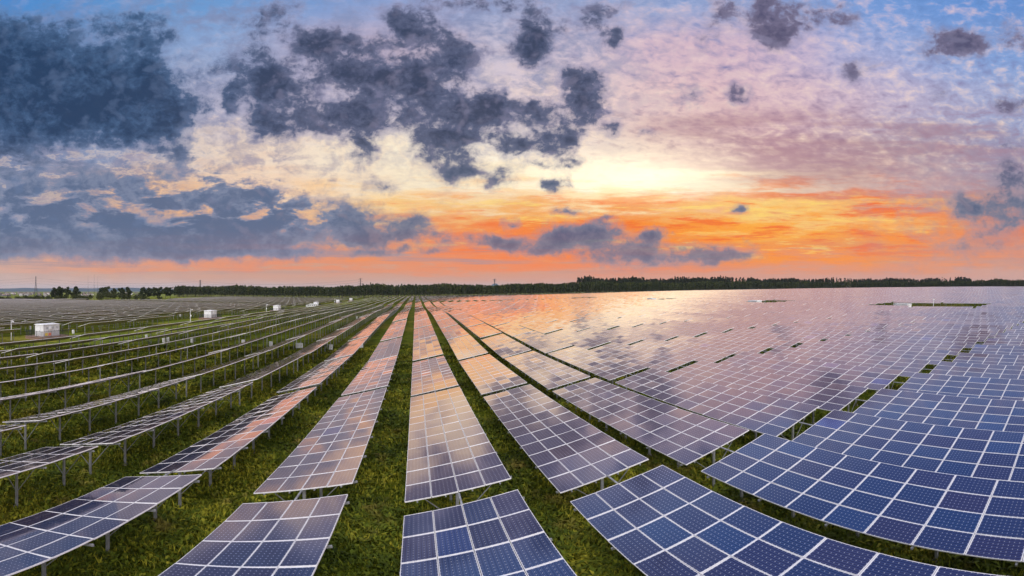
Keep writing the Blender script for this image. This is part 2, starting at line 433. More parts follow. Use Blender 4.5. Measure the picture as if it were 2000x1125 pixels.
# ------------------------------------------------------------------ terrain: height of the panel plane through measured points
CTRL = np.array([
    (1.55, 15.2, -7.93), (1.55, 9, -7.76), (-2.3, 15, -7.99), (-2.3, 9.4, -7.89), (-8.1, 15.4, -8.22), (-8.1, 6.2, -8.21), (-14, 15.8, -8.39), (-14, 9.9, -8.45),
    (-19.8, 14, -8.45), (-25.6, 18, -8.5), (-31.4, 22, -8.65), (-37.2, 26, -8.7), (-43.1, 30.5, -8.75), (-48.9, 34.6, -8.85), (-54.7, 38.7, -8.7),
    (1.55, 35.2, -8.37), (1.55, 55.2, -8.77), (1.55, 75.2, -8.37), (1.55, 95.2, -8.2), (1.55, 115, -8.0), (1.55, 146, -7.75), (1.55, 200, -8.7), (1.55, 250, -8.9), (1.55, 300, -8.3), (1.55, 440, -8.4), (1.55, 575, -8.4),
    (15.1, 2.6, -7.74), (21, 3.7, -7.62), (26.8, 4.7, -7.5), (32.6, 5.7, -7.4), (38.4, 6.7, -7.3), (44.2, 7.7, -7.18), (50.1, 8.7, -7.04), (55.9, 9.8, -6.9), (61.7, 10.8, -6.83), (67.5, 11.8, -6.66), (73.3, 12.8, -6.6), (79.2, 13.9, -6.55), (90.8, 15.9, -6.4),
    (17, 35.5, -8.05), (22.9, 35, -7.62), (28.7, 35, -7.44), (34.5, 34.6, -7.2), (22.9, 55.2, -7.92), (28.7, 55.2, -7.68), (34.5, 55.2, -7.58), (40.3, 55.2, -7.33), (46.1, 55.2, -7.05), (52, 55.2, -6.74),
    (28.7, 75.2, -7.51), (34.5, 75.2, -7.38), (40.3, 75.2, -7.23), (46.1, 75.2, -6.86), (52, 75.2, -6.7), (57.8, 75.2, -6.62),
    (124, 35, -5.0), (124, 60, -5.2), (124, 137, -5.1), (124, 217, -5.5), (124, 297, -6.0), (124, 377, -6.4), (124, 457, -6.3), (200, 40, -2.2), (200, 100, -2.0),
    (320, 57, 1.8), (320, 121, 1.8), (420, 160, 2.4), (325, 574, -3.0), (604, 575, 0.6), (600, 300, 2.6), (700, 400, 3.0), (200, 575, -5.5), (320, 300, 0.2),
    (-77, 69, -8.6), (-83, 58, -8.8), (-77, 150, -8.7), (-77, 240, -9.5), (-77, 335, -10.2), (-77, 420, -10.6), (-77, 505, -10.6), (-77, 575, -9.9),
    (-290, 410, -10.2), (-310, 590, -9.7), (-200, 200, -9.3), (-400, 300, -10.4), (-200, 400, -10.0), (-300, 250, -9.7),
    (0, -40, -8.0), (80, -40, -6.4), (-80, -40, -8.6), (300, -40, 1.8), (-300, -40, -9.5)])


def _tps(r2):
    return 0.5 * r2 * np.log(np.maximum(r2, 1e-12))


_C = CTRL[:, :2] / 100.0
_K = _tps(((_C[:, None, :] - _C[None, :, :]) ** 2).sum(-1)) + np.eye(len(_C)) * 2e-4
_A = np.block([[_K, np.c_[np.ones(len(_C)), _C]], [np.c_[np.ones(len(_C)), _C].T, np.zeros((3, 3))]])
_W = np.linalg.solve(_A, np.r_[CTRL[:, 2], 0, 0, 0])
POST = 2.5


def smoothstep(a, b, x):
    t = np.clip((x - a) / (b - a), 0, 1)
    return t * t * (3 - 2 * t)


def ground(X, Y):
    """Height of the ground (world z) under X, Y (arrays)."""
    X = np.asarray(X, float); Y = np.asarray(Y, float)
    sh = X.shape
    x = X.ravel(); y = Y.ravel()
    xc = np.clip(x, -430, 720); yc = np.clip(y, -40, 640)
    q = np.c_[xc, yc] / 100.0
    z = np.empty(len(q))
    for s in range(0, len(q), 20000):
        e = q[s:s + 20000]
        z[s:s + 20000] = _tps(((e[:, None, :] - _C[None]) ** 2).sum(-1)) @ _W[:-3] + _W[-3] + e @ _W[-2:]
    d = np.hypot(x - xc, y - yc)
    w = smoothstep(0, 900, d)
    z = z * (1 - w) + (-22.0) * w
    return (z - POST + H0).reshape(sh)


def g1(x, y):
    return float(ground(np.array([x]), np.array([y]))[0])


def at(px, r, base=None):
    """World x, y in the direction px of the panorama at distance r."""
    a = (px - UX) / FPX
    return r * math.sin(a), r * math.cos(a)


# ------------------------------------------------------------------ materials
MATS = {}


def new_mat(name):
    m = bpy.data.materials.new(name)
    m.use_nodes = True
    t = m.node_tree
    for n in list(t.nodes):
        t.nodes.remove(n)
    g = N(t)
    out = g.node('ShaderNodeOutputMaterial')
    p = g.node('ShaderNodeBsdfPrincipled')
    t.links.new(p.outputs[0], out.inputs[0])
    return m, g, p


def simple(name, col, rough=0.6, metal=0.0, var=0.25, scale=3.0, spec=0.5):
    m, g, p = new_mat(name)
    tc = g.node('ShaderNodeTexCoord')
    n = g.noise(tc.outputs['Object'], scale, 5, 0.6)
    c = g.mix(g.smooth(n, 0.3, 0.7), tuple(v * (1 - var) for v in col), tuple(min(1, v * (1 + var)) for v in col))
    g.put(p.inputs['Base Color'], c)
    p.inputs['Roughness'].default_value = rough
    p.inputs['Metallic'].default_value = metal
    p.inputs['Specular IOR Level'].default_value = spec
    MATS[name] = m
    return m


MW, ML = 0.985, 1.558            # module size across and along the row
PW_, PL_ = 1.005, 1.578          # their spacing


def panel_material():
    m, g, p = new_mat('solar_cells')
    uv = g.node('ShaderNodeUVMap')
    uv.uv_map = 'UVMap'
    s = g.sep(uv.outputs[0])
    um = g.m('MULTIPLY', s[0], MW)
    vm = g.m('MULTIPLY', s[1], ML)
    du = g.m('SUBTRACT', MW / 2, g.m('ABSOLUTE', g.m('SUBTRACT', um, MW / 2)))   # distance to the long rims
    dv = g.m('SUBTRACT', ML / 2, g.m('ABSOLUTE', g.m('SUBTRACT', vm, ML / 2)))   # distance to the short rims
    margin = g.m('MAXIMUM', g.m('LESS_THAN', du, 0.017), g.m('LESS_THAN', dv, 0.030))
    frame = g.m('MAXIMUM', g.m('LESS_THAN', du, 0.013), g.m('LESS_THAN', dv, 0.018))
    cu = (MW - 0.06) / 6
    cv = (ML - 0.092) / 10
    fu = g.m('DIVIDE', g.m('SUBTRACT', um, 0.03), cu)
    fv = g.m('DIVIDE', g.m('SUBTRACT', vm, 0.046), cv)
    eu = g.m('SUBTRACT', 0.5, g.m('ABSOLUTE', g.m('SUBTRACT', g.m('FRACT', fu), 0.5)))
    ev = g.m('SUBTRACT', 0.5, g.m('ABSOLUTE', g.m('SUBTRACT', g.m('FRACT', fv), 0.5)))
    corner = g.m('LESS_THAN', g.m('ADD', eu, ev), 0.125)
    line = g.m('MAXIMUM', g.m('LESS_THAN', eu, 0.020), g.m('LESS_THAN', ev, 0.020))
    bus = g.m('LESS_THAN', g.m('ABSOLUTE', g.m('SUBTRACT', g.m('FRACT', g.m('MULTIPLY', fu, 2.0)), 0.5)), 0.10)
    at_ = g.node('ShaderNodeAttribute')
    at_.attribute_name = 'tone'
    oi = g.node('ShaderNodeObjectInfo')
    rnd = g.m('FRACT', g.m('ADD', at_.outputs['Fac'], oi.outputs['Random']))
    base = g.ramp(rnd, [(0.0, (.013, .011, .055)), (0.30, (.003, .019, .085)), (0.62, (.015, .012, .058)), (0.95, (.003, .024, .100)), (0.985, (.006, .030, .12)), (1.0, (.008, .045, .26))])
    tc = g.node('ShaderNodeTexCoord')
    dirt = g.noise(tc.outputs['Object'], 1.3, 5, 0.65)
    base = g.mix(g.m('MULTIPLY', g.smooth(dirt, 0.45, 0.8), 0.05), base, (.10, .085, .075))
    # dust gathered along the lower rim of each module, and a few droppings
    rimd = g.m('MULTIPLY', g.smooth(um, 0.20, 0.02), g.smooth(g.noise(g.v('ADD', uv.outputs[0], g.xyz(g.m('MULTIPLY', rnd, 37.0), 0.0, 0.0)), 7.0, 4, 0.6), 0.42, 0.7))
    base = g.mix(g.m('MULTIPLY', rimd, 0.16), base, (.16, .13, .10))
    drop = g.smooth(g.noise(g.v('ADD', uv.outputs[0], g.xyz(0.0, g.m('MULTIPLY', rnd, 53.0), 0.0)), 16.0, 2, 0.5), 0.765, 0.79)
    base = g.mix(g.m('MULTIPLY', drop, 0.6), base, (.5, .48, .44))
    c = g.mix(g.m('MULTIPLY', bus, 0.30), base, (.11, .16, .30))
    c = g.mix(g.m('MULTIPLY', line, 0.09), c, (.40, .42, .50))
    c = g.mix(g.m('MULTIPLY', corner, 0.6), c, (.55, .57, .68))
    c = g.mix(margin, c, (.74, .75, .80))
    g.put(p.inputs['Base Color'], c)
    rg = g.m('ADD', 0.06, g.m('MULTIPLY', g.smooth(dirt, 0.35, 0.75), 0.05))
    g.put(p.inputs['Roughness'], g.mix(frame, g.xyz(rg, rg, rg), (.28, .28, .28)))
    p.inputs['IOR'].default_value = 1.35
    # antireflective glass: both faces of the pane reflect, slightly warm
    fr = g.node('ShaderNodeFresnel')
    fr.inputs['IOR'].default_value = 1.58
    F = fr.outputs[0]
    F2 = g.m('SUBTRACT', g.m('MULTIPLY', F, 2.0), g.m('MULTIPLY', F, F))
    gl = g.node('ShaderNodeBsdfGlossy')
    g.put(gl.inputs['Color'], g.mix(g.smooth(F, 0.060, 0.165), (.50, .72, 1.0), (1.0, .85, .77)))
    g.put(gl.inputs['Roughness'], rg)
    mx = g.node('ShaderNodeMixShader')
    g.put(mx.inputs[0], g.m('MULTIPLY', F2, g.m('MULTIPLY', g.m('SUBTRACT', 1.0, frame), g.m('SUBTRACT', 1.0, g.m('MULTIPLY', margin, 0.45)))))
    g.t.links.new(p.outputs[0], mx.inputs[1])
    g.t.links.new(gl.outputs[0], mx.inputs[2])
    out = [q for q in g.t.nodes if q.type == 'OUTPUT_MATERIAL'][0]
    g.t.links.new(mx.outputs[0], out.inputs[0])
    MATS['solar_cells'] = m
    return m


CELLS = panel_material()
ALU = simple('aluminium_frame', (.80, .81, .84), 0.42, 0.1, 0.12, 2.0)
STEEL = simple('galvanised_steel', (.31, .33, .35), 0.5, 0.25, 0.3, 4.0)
BACK = simple('module_backsheet', (.60, .51, .45), 0.7, 0.0, 0.2, 2.0)
CONC = simple('concrete', (.30, .28, .25), 0.9, 0.0, 0.3, 5.0)
WHITE = simple('white_paint', (.74, .77, .80), 0.5, 0.0, 0.06, 1.5)
GREYP = simple('grey_paint', (.30, .33, .38), 0.55, 0.0, 0.15, 1.5)
DARKM = simple('dark_fence_metal', (.035, .045, .045), 0.6, 0.2, 0.3, 3.0)
BRICK = simple('brick_plinth', (.30, .20, .16), 0.9, 0.0, 0.3, 6.0)
YEL = simple('warning_yellow', (.75, .55, .12), 0.6, 0.0, 0.15, 2.0)
RED = simple('warning_red', (.70, .22, .14), 0.6, 0.0, 0.15, 2.0)
PYLM = simple('pylon_steel', (.10, .10, .12), 0.6, 0.3, 0.2, 0.5)
GLASSD = simple('dark_window', (.05, .06, .08), 0.2, 0.0, 0.1, 2.0)
TOWNW = simple('town_render', (.60, .60, .63), 0.8, 0.0, 0.12, 0.1)
_n = TOWNW.node_tree
_g = N(_n)
_oi = _g.node('ShaderNodeObjectInfo')
_g.put([q for q in _n.nodes if q.type == 'BSDF_PRINCIPLED'][0].inputs['Base Color'], _g.ramp(_oi.outputs['Random'], [(0.0, (.10, .11, .12)), (0.45, (.22, .20, .19)), (0.7, (.42, .42, .44)), (0.85, (.78, .78, .80))]))
ROOFM = simple('town_roof', (.30, .22, .22), 0.8, 0.0, 0.2, 0.1)


def foliage(name, dark, mid, lightc, scale, patch=None):
    m, g, p = new_mat(name)
    geo = g.node('ShaderNodeNewGeometry')
    n = g.noise(geo.outputs['Position'], scale, 4, 0.6)
    n2 = g.noise(geo.outputs['Position'], scale * 9, 2, 0.5)
    at_ = g.node('ShaderNodeAttribute')
    at_.attribute_name = 'tone'
    f = g.m('ADD', g.m('MULTIPLY', n, 0.6), g.m('ADD', g.m('MULTIPLY', n2, 0.2), g.m('MULTIPLY', at_.outputs['Fac'], 0.35)))
    if patch:
        pn = g.noise(geo.outputs['Position'], 0.16, 4, 0.6)
        pn2 = g.noise(g.v('ADD', geo.outputs['Position'], (40.0, 9.0, 0.0)), 0.45, 4, 0.6)
        f = g.m('ADD', f, g.m('MULTIPLY', g.m('SUBTRACT', pn, 0.5), 0.9))
    c = g.ramp(f, [(0.25, dark), (0.55, mid), (0.85, lightc)])
    if patch:
        c = g.mix(g.m('MULTIPLY', g.smooth(pn2, 0.56, 0.72), 0.55), c, patch)
    g.put(p.inputs['Base Color'], c)
    p.inputs['Roughness'].default_value = 0.75
    p.inputs['Specular IOR Level'].default_value = 0.2
    MATS[name] = m
    return m


LEAF = foliage('forest_leaves', (.009, .018, .010), (.026, .040, .012), (.085, .098, .020), 0.08)
LEAF2 = foliage('tall_tree_leaves', (.008, .014, .010), (.018, .026, .014), (.035, .042, .018), 0.08)
SHRUBM = foliage('shrub_leaves', (.018, .028, .010), (.045, .058, .016), (.10, .105, .030), 0.25)
GRASSM = foliage('grass_blades', (.026, .048, .007), (.125, .170, .013), (.50, .46, .04), 0.30, (.40, .30, .07))
BARK = simple('bark', (.09, .075, .06), 0.9, 0.0, 0.4, 2.0)


def ground_material():
    m, g, p = new_mat('field_grass')
    geo = g.node('ShaderNodeNewGeometry')
    P = geo.outputs['Position']
    a = g.noise(P, 0.055, 4, 0.55)
    b = g.noise(P, 0.6, 6, 0.65, 0.4)
    c_ = g.noise(P, 4.5, 6, 0.7)
    f = g.m('ADD', g.m('MULTIPLY', b, 0.55), g.m('MULTIPLY', c_, 0.45))
    col = g.ramp(f, [(0.30, (.022, .036, .006)), (0.47, (.09, .13, .010)), (0.60, (.20, .24, .016)), (0.78, (.36, .33, .045))])
    yel = g.mix(g.smooth(f, 0.35, 0.65), (.14, .13, .020), (.36, .31, .045))
    col = g.mix(g.m('MULTIPLY', g.smooth(a, 0.48, 0.64), 0.7), col, yel)
    soil = g.smooth(g.noise(P, 0.25, 5, 0.6), 0.66, 0.76)
    col = g.mix(g.m('MULTIPLY', soil, 0.5), col, (.13, .085, .05))
    g.put(p.inputs['Base Color'], col)
    p.inputs['Roughness'].default_value = 0.95
    p.inputs['Specular IOR Level'].default_value = 0.1
    bm = g.node('ShaderNodeBump')
    bm.inputs['Strength'].default_value = 1.0
    bm.inputs['Distance'].default_value = 0.30
    g.put(bm.inputs['Height'], g.m('ADD', g.m('MULTIPLY', b, 0.6), g.m('MULTIPLY', c_, 0.6)))
    g.t.links.new(bm.outputs[0], p.inputs['Normal'])
    return m


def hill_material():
    m, g, p = new_mat('haze_blue_wooded_hills')
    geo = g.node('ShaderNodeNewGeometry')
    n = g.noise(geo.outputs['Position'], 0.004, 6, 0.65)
    g.put(p.inputs['Base Color'], g.ramp(n, [(0.3, (.014, .045, .075)), (0.7, (.03, .075, .11))]))  # blue of distance haze is put into the hills' base colour
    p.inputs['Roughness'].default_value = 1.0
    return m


# ------------------------------------------------------------------ ground sheet
def axis(lim_lo, lim_hi, near_lo, near_hi, near):
    pts = list(np.arange(near_lo, near_hi + near / 2, near))
    s, x = near, near_hi
    while x < lim_hi:
        s *= 1.22
        x += s
        pts.append(x)
    s, x = near, near_lo
    while x > lim_lo:
        s *= 1.22
        x -= s
        pts.insert(0, x)
    return np.array(pts)


def build_ground():
    xs = axis(-14000, 14000, -60, 60, 0.8)
    ys = axis(-1500, 16000, -6, 70, 0.8)
    # keep the field itself finely sampled
    xs = np.unique(np.r_[xs, np.arange(-430, 720, 12.0)])
    ys = np.unique(np.r_[ys, np.arange(70, 640, 12.0)])
    X, Y = np.meshgrid(xs, ys)
    Z = ground(X, Y)
    rr = np.hypot(X, Y)
    near = 1 - smoothstep(60, 110, rr)
    bump = 0.07 * np.sin(X * 1.9 + 1.3 * np.sin(Y * 0.7)) * np.sin(Y * 1.6 + np.sin(X * 0.9)) + rng.normal(0, 0.035, X.shape)
    Z = Z + bump * near
    nx, ny = len(xs), len(ys)
    idx = np.arange(nx * ny).reshape(ny, nx)
    F = np.stack([idx[:-1, :-1], idx[:-1, 1:], idx[1:, 1:], idx[1:, :-1]], -1).reshape(-1, 4)
    me = bpy.data.meshes.new('ground')
    me.from_pydata(np.c_[X.ravel(), Y.ravel(), Z.ravel()].tolist(), [], F.tolist())
    me.polygons.foreach_set('use_smooth', np.ones(len(F), dtype=bool))
    me.materials.append(ground_material())
    tag(link('ground', me), kind='structure')


build_ground()


def build_hills():
    # low ridges far beyond the plain
    m = hill_material()
    mb = MB()
    for (r, px0, px1, hgt, seed) in ((6500, -260, 420, 62, 1), (8500, 300, 1100, 40, 2), (9000, 1000, 2300, 60, 3), (7200, -1500, -200, 70, 4)):
        n = 90
        rs = np.random.default_rng(seed)
        ph = rs.uniform(0, 6.28, 6)
        V = []
        for i in range(n + 1):
            t = i / n
            px = px0 + (px1 - px0) * t
            env = min(1, 6 * t, 6 * (1 - t))
            h = hgt * env * (0.72 + 0.12 * math.sin(7 * t + ph[0]) + 0.07 * math.sin(19 * t + ph[1]) + 0.04 * math.sin(43 * t + ph[2]) + 0.03 * math.sin(87 * t + ph[3]))
            for (dr, hh) in ((-900, -14), (-450, h * .55 - 8), (0, h), (500, h * .6 - 6), (1000, -14)):
                x, y = at(px, r + dr)
                V.append((x, y, hh - 22 + 8))
        F = []
        for i in range(n):
            for k in range(4):
                a = i * 5 + k
                F.append((a, a + 5, a + 6, a + 1))
        mb.add(V, F)
    # two far conical hills that just clear the forest
    for px, r, w, h in ((967, 9000, 190, 165), (794, 9000, 52, 112)):
        x, y = at(px, r)
        ring = []
        for k, (f, z) in enumerate(((1, 0), (.7, .45), (.4, .8), (.15, .97))):
            for a in range(14):
                t = 2 * math.pi * a / 14
                ring.append((x + math.cos(t) * w * f, y + math.sin(t) * w * f, -20 + h * z))
        ring.append((x, y, -20 + h))
        F = [(k * 14 + a, k * 14 + (a + 1) % 14, (k + 1) * 14 + (a + 1) % 14, (k + 1) * 14 + a) for k in range(3) for a in range(14)]
        F += [(42 + a, 42 + (a + 1) % 14, 56) for a in range(14)]
        mb.add(ring, F)
    o = mb.build('hills', m)
    o.data.polygons.foreach_set('use_smooth', np.ones(len(o.data.polygons), dtype=bool))
    tag(o, kind='structure')


build_hills()

# ------------------------------------------------------------------ solar tables
TILT = R(13.3)
TL = 12 * PL_
PITCH = 5.82
XC0 = 1.55
KIOSK_L = [(-73.6, 66.0), (-74.5, 148.0), (-73.5, 226.0), (-73.5, 320.0), (-73.5, 412.0), (-74, 500.0)]
KIOSK_R = [(123.5, 60.0), (123.5, 125.0), (123.5, 205.0), (123.5, 309.0), (123.5, 389.0), (123.5, 469.0)]


SKEW = {-1: .15, -2: .6, -3: 1.0, -4: 1.2, -5: 1.3, -6: 1.5, -7: 1.6}


def y_start(j, k=0):
    return (0.0 if k >= 0 else SKEW.get(int(k), 1.8)) + 15.71 + 20.0 * (j - 1) + (20.0 if j >= 15 else 0.0)


def exists(k, j):
    xc = XC0 + PITCH * k
    yc = y_start(j, k) + TL / 2
    if yc > 585:
        return False
    if k in (-11, -12):
        return False
    if k in (-13, -14):
        for (kx, ky) in KIOSK_L:
            if abs(yc - ky) < (16 if ky < 70 else 27):
                return False
    if k in (21, 22, 23, 24) and j in (2, 3, 6, 10, 15, 19, 23):
        return False
    a = math.atan2(xc, yc)
    r = math.hypot(xc, yc)
    px = UX + FPX * a
    if px < -520 or xc > 640:
        return False
    if px > 2420:
        return False
    if xc > 350 and yc < 150:
        return False
    if xc < 0:
        lim = 485 if px < 330 else (485 + (px - 330) / 150 * 190)
        if px < 330 and px > 160:
            lim = 430
        if r > lim:
            return False
    return True


TABLES = {}
for k in range(-78, 110):
    for j in range(0, 29):
        if exists(k, j):
            TABLES[(k, j)] = None
keys = list(TABLES)
kk = np.array([q[0] for q in keys]); jj = np.array([q[1] for q in keys])
XC = XC0 + PITCH * kk
YS = np.array([y_start(j, k) for j, k in zip(jj, kk)]); YE = YS + TL
ZS = ground(XC, YS) + POST
ZE = ground(XC, YE) + POST
# each table is set a little off the terrain: stepped heights, slightly different pitch and tilt
ZJ = rng.normal(0, 0.055, len(keys)) - np.where((kk == 3) & (jj <= 0), 0.10, 0.0)
ZS = ZS + ZJ + rng.normal(0, 0.02, len(keys)); ZE = ZE + ZJ + rng.normal(0, 0.02, len(keys))
TJ = np.where(kk >= 0, R(13.3), np.where(kk == -1, R(14.2), R(15.6))) + R(0.5) * rng.normal(0, 1, len(keys))
ZS = ZS - np.where(kk <= -2, 0.10, 0.0); ZE = ZE - np.where(kk <= -2, 0.10, 0.0)
YC = (YS + YE) / 2
ZC = (ZS + ZE) / 2
PIT = np.arctan2(ZE - ZS, TL)
# apparent size
r3 = np.sqrt(XC ** 2 + YC ** 2 + (ZC - H0) ** 2)
nrm = np.c_[-np.sin(TJ), -np.sin(PIT), np.cos(TJ)]
vd = np.c_[-XC, -YC, H0 - ZC] / r3[:, None]
size = (4.0 * TL * np.abs((nrm * vd).sum(1)) + 0.2 * TL * 2.5) / r3 ** 2


def in_view(x, y0, y1):
    for y in (y0, 0.5 * (y0 + y1), y1):
        for dx in (-1.9, 1.9):
            px = UX + FPX * math.atan2(x + dx, y)
            el = math.atan2(8.0, math.hypot(x + dx, y))
            if 5 < px < 1995 and VY + FPX * el < 1135 and y > 0.3:
                return True
    return False


vis = np.array([in_view(XC[i], YS[i], YE[i]) for i in range(len(keys))])
order = np.argsort(-np.where(vis, size, 0))
N_THING, N_MOD = 300, 46
things_i = [i for i in order[:N_THING]]
mod_i = set(order[:N_MOD].tolist())

POST_Y = [-TL / 2 + 0.45 + n * (TL - 0.9) / 6 for n in range(7)]


def basis(tilt, pit):
    return Matrix.Rotation(pit, 3, 'X') @ Matrix.Rotation(-tilt, 3, 'Y')


# --- shared meshes
def module_mesh():
    w, l, t, fr = MW / 2, ML / 2, 0.05, 0.014
    mb = MB()
    # frame: four rails butted end to end
    mb.box(-w, -w + fr, -l, l, -t, 0, 0)
    mb.box(w - fr, w, -l, l, -t, 0, 0)
    mb.box(-w + fr, w - fr, -l, -l + fr, -t, 0, 0)
    mb.box(-w + fr, w - fr, l - fr, l, -t, 0, 0)
    a, b = w - fr, l - fr
    mb.add([(-a, -b, -.004), (a, -b, -.004), (a, b, -.004), (-a, b, -.004)], [(0, 1, 2, 3)], 1)
    mb.add([(-a, -b, -.012), (a, -b, -.012), (a, b, -.012), (-a, b, -.012)], [(3, 2, 1, 0)], 2)
    me = mb.mesh('solar_module', [ALU, CELLS, BACK])
    uvl = me.uv_layers.new(name='UVMap')
    for p in me.polygons:
        for li in p.loop_indices:
            co = me.vertices[me.loops[li].vertex_index].co
            uvl.data[li].uv = ((co.x + w) / MW, (co.y + l) / ML)
    return me


ME_MODULE = module_mesh()


def c_channel(mb, x, z, y0, y1, w=0.05, h=0.07):
    mb.box(x - w / 2, x + w / 2, y0, y1, z - h, z)


def purlin_mesh():
    mb = MB()
    mb.box(-0.025, 0.025, -TL / 2 - 0.03, TL / 2 + 0.03, -0.125, -0.053)
    return mb.mesh('purlin', STEEL)


def rafter_mesh():
    mb = MB()
    mb.box(-2.06, 2.09, -0.03, 0.03, -0.21, -0.127)
    return mb.mesh('rafter', STEEL)


def post_mesh():
    mb = MB()
    # C-section, 1 m tall, scaled to length
    mb.box(-0.06, 0.06, -0.045, -0.035, 0, 1)
    mb.box(-0.06, -0.05, -0.035, 0.045, 0, 1)
    mb.box(0.05, 0.06, -0.035, 0.045, 0, 1)
    return mb.mesh('post', STEEL)


def footing_mesh():
    mb = MB()
    mb.tube([(0, 0, -0.2), (0, 0, 0.10)], [0.17, 0.15], 10)
    return mb.mesh('footing', CONC)


ME_PURLIN, ME_RAFTER, ME_POST, ME_FOOT = purlin_mesh(), rafter_mesh(), post_mesh(), footing_mesh()
_q = MB(); _q.bar((0, 0, 0), (0, 1, 0), 0.036, 0.036)
ME_BRACE = _q.mesh('brace', STEEL)
_q = MB(); _q.box(-0.035, 0.035, TL / 2, TL / 2 + 1.05, -0.10, -0.05)
ME_LINK = _q.mesh('cable_tray', STEEL)


def brace_to(o, a, b):
    a, b = Vector(a), Vector(b)
    d = b - a
    o.matrix_local = Matrix.Translation(a) @ d.to_track_quat('Y', 'Z').to_matrix().to_4x4() @ Matrix.Diagonal((1, d.length, 1, 1))


def table_quads(i, back=True, posts=True, rs=None):
    """Quads of table i in coordinates local to its base point: module tops, rim, underside, posts."""
    B = np.array(basis(TJ[i], PIT[i]))
    c = np.array((0, 0, ZC[i] - GZ[i]))
    Q, UV, T, MI = [], [], [], []
    sq = np.array([(-MW / 2, -ML / 2), (MW / 2, -ML / 2), (MW / 2, ML / 2), (-MW / 2, ML / 2)])
    uvq = np.array([(0, 0), (1, 0), (1, 1), (0, 1)], float)
    ii, jj2 = np.meshgrid(np.arange(4), np.arange(12), indexing='ij')
    cx = (ii.ravel() - 1.5) * PW_; cy = (jj2.ravel() - 5.5) * PL_
    tx, ty = MOD_TX[i], MOD_TY[i]
    loc = np.empty((48, 4, 3))
    loc[:, :, 0] = cx[:, None] + sq[None, :, 0]
    loc[:, :, 1] = cy[:, None] + sq[None, :, 1]
    loc[:, :, 2] = sq[None, :, 1] * np.tan(tx)[:, None] - sq[None, :, 0] * np.tan(ty)[:, None]
    Q.append(loc @ B.T + c); UV.append(np.broadcast_to(uvq, (48, 4, 2))); T.append(MOD_T[i]); MI += [0] * 48
    w, l = 2 * PW_ - .01, TL / 2 - .01
    z0, z1 = -0.075, -0.025

    def quad(pts, mi):
        Q.append((np.array(pts, float)[None] @ B.T) + c); UV.append(np.zeros((1, 4, 2))); T.append(np.zeros(1)); MI.append(mi)
    quad([(w, -l, z0), (w, l, z0), (w, l, z1 + .02), (w, -l, z1 + .02)], 1)
    quad([(-w, l, z0), (-w, -l, z0), (-w, -l, z1 + .02), (-w, l, z1 + .02)], 1)
    quad([(-w, -l, z0), (w, -l, z0), (w, -l, z1 + .02), (-w, -l, z1 + .02)], 1)
    quad([(w, l, z0), (-w, l, z0), (-w, l, z1 + .02), (w, l, z1 + .02)], 1)
    quad([(-w, l, z0), (w, l, z0), (w, -l, z0), (-w, -l, z0)], 2)
    if posts:
        for y in POST_Y:
            zt = c[2] + math.tan(PIT[i]) * y - 0.1
            hw = 0.06
            for (a, b) in (((-hw, -hw), (hw, -hw)), ((hw, -hw), (hw, hw)), ((hw, hw), (-hw, hw)), ((-hw, hw), (-hw, -hw))):
                Q.append(np.array([[(a[0], y + a[1], -0.4), (b[0], y + b[1], -0.4), (b[0], y + b[1], zt), (a[0], y + a[1], zt)]], float))
                UV.append(np.zeros((1, 4, 2))); T.append(np.zeros(1)); MI.append(3)
    return np.concatenate(Q), np.concatenate(UV), np.concatenate(T), MI


GZ = ground(XC, YC)
MOD_TX = R(0.42) * rng.normal(0, 1, (len(keys), 48)); MOD_TY = R(0.42) * rng.normal(0, 1, (len(keys), 48))
MOD_T = rng.random((len(keys), 48))

ORD = ['first', 'second', 'third', 'fourth', 'fifth', 'sixth', 'seventh', 'eighth', 'ninth', 'tenth', 'eleventh', 'twelfth', 'thirteenth', 'fourteenth', 'fifteenth', 'sixteenth', 'seventeenth', 'eighteenth', 'nineteenth', 'twentieth']
ORD += ['twenty-' + s for s in ORD[:9]] + ['thirtieth'] + ['thirty-' + s for s in ORD[:9]] + ['fortieth'] + ['forty-' + s for s in ORD[:9]] + ['fiftieth']

sel = sorted(things_i, key=lambda i: (abs(kk[i] + 0.5), jj[i]))
first_j = {}
for i in things_i:
    first_j[kk[i]] = min(first_j.get(kk[i], 99), jj[i])


def table_label(i):
    k, j = int(kk[i]), int(jj[i])
    row = ORD[k] if k >= 0 else ORD[-k - 1]
    side = 'right' if k >= 0 else 'left'
    n = j - first_j[k]
    pos = 'nearest' if n == 0 else ORD[n] + ' nearest'
    if k >= 0:
        look = 'pale orange' if (j >= 2 and k < 9) else ('purple-blue' if k > 5 else 'dark blue' if j <= 1 else 'violet')
    else:
        look = 'edge-on' if k <= -4 else ('dark blue' if j == 0 else 'orange-sheened')
    return f'{look} solar table, {pos} in the {row} row {side} of the central grass lane'


GROUP = 'tilted solar tables set out in long parallel rows'


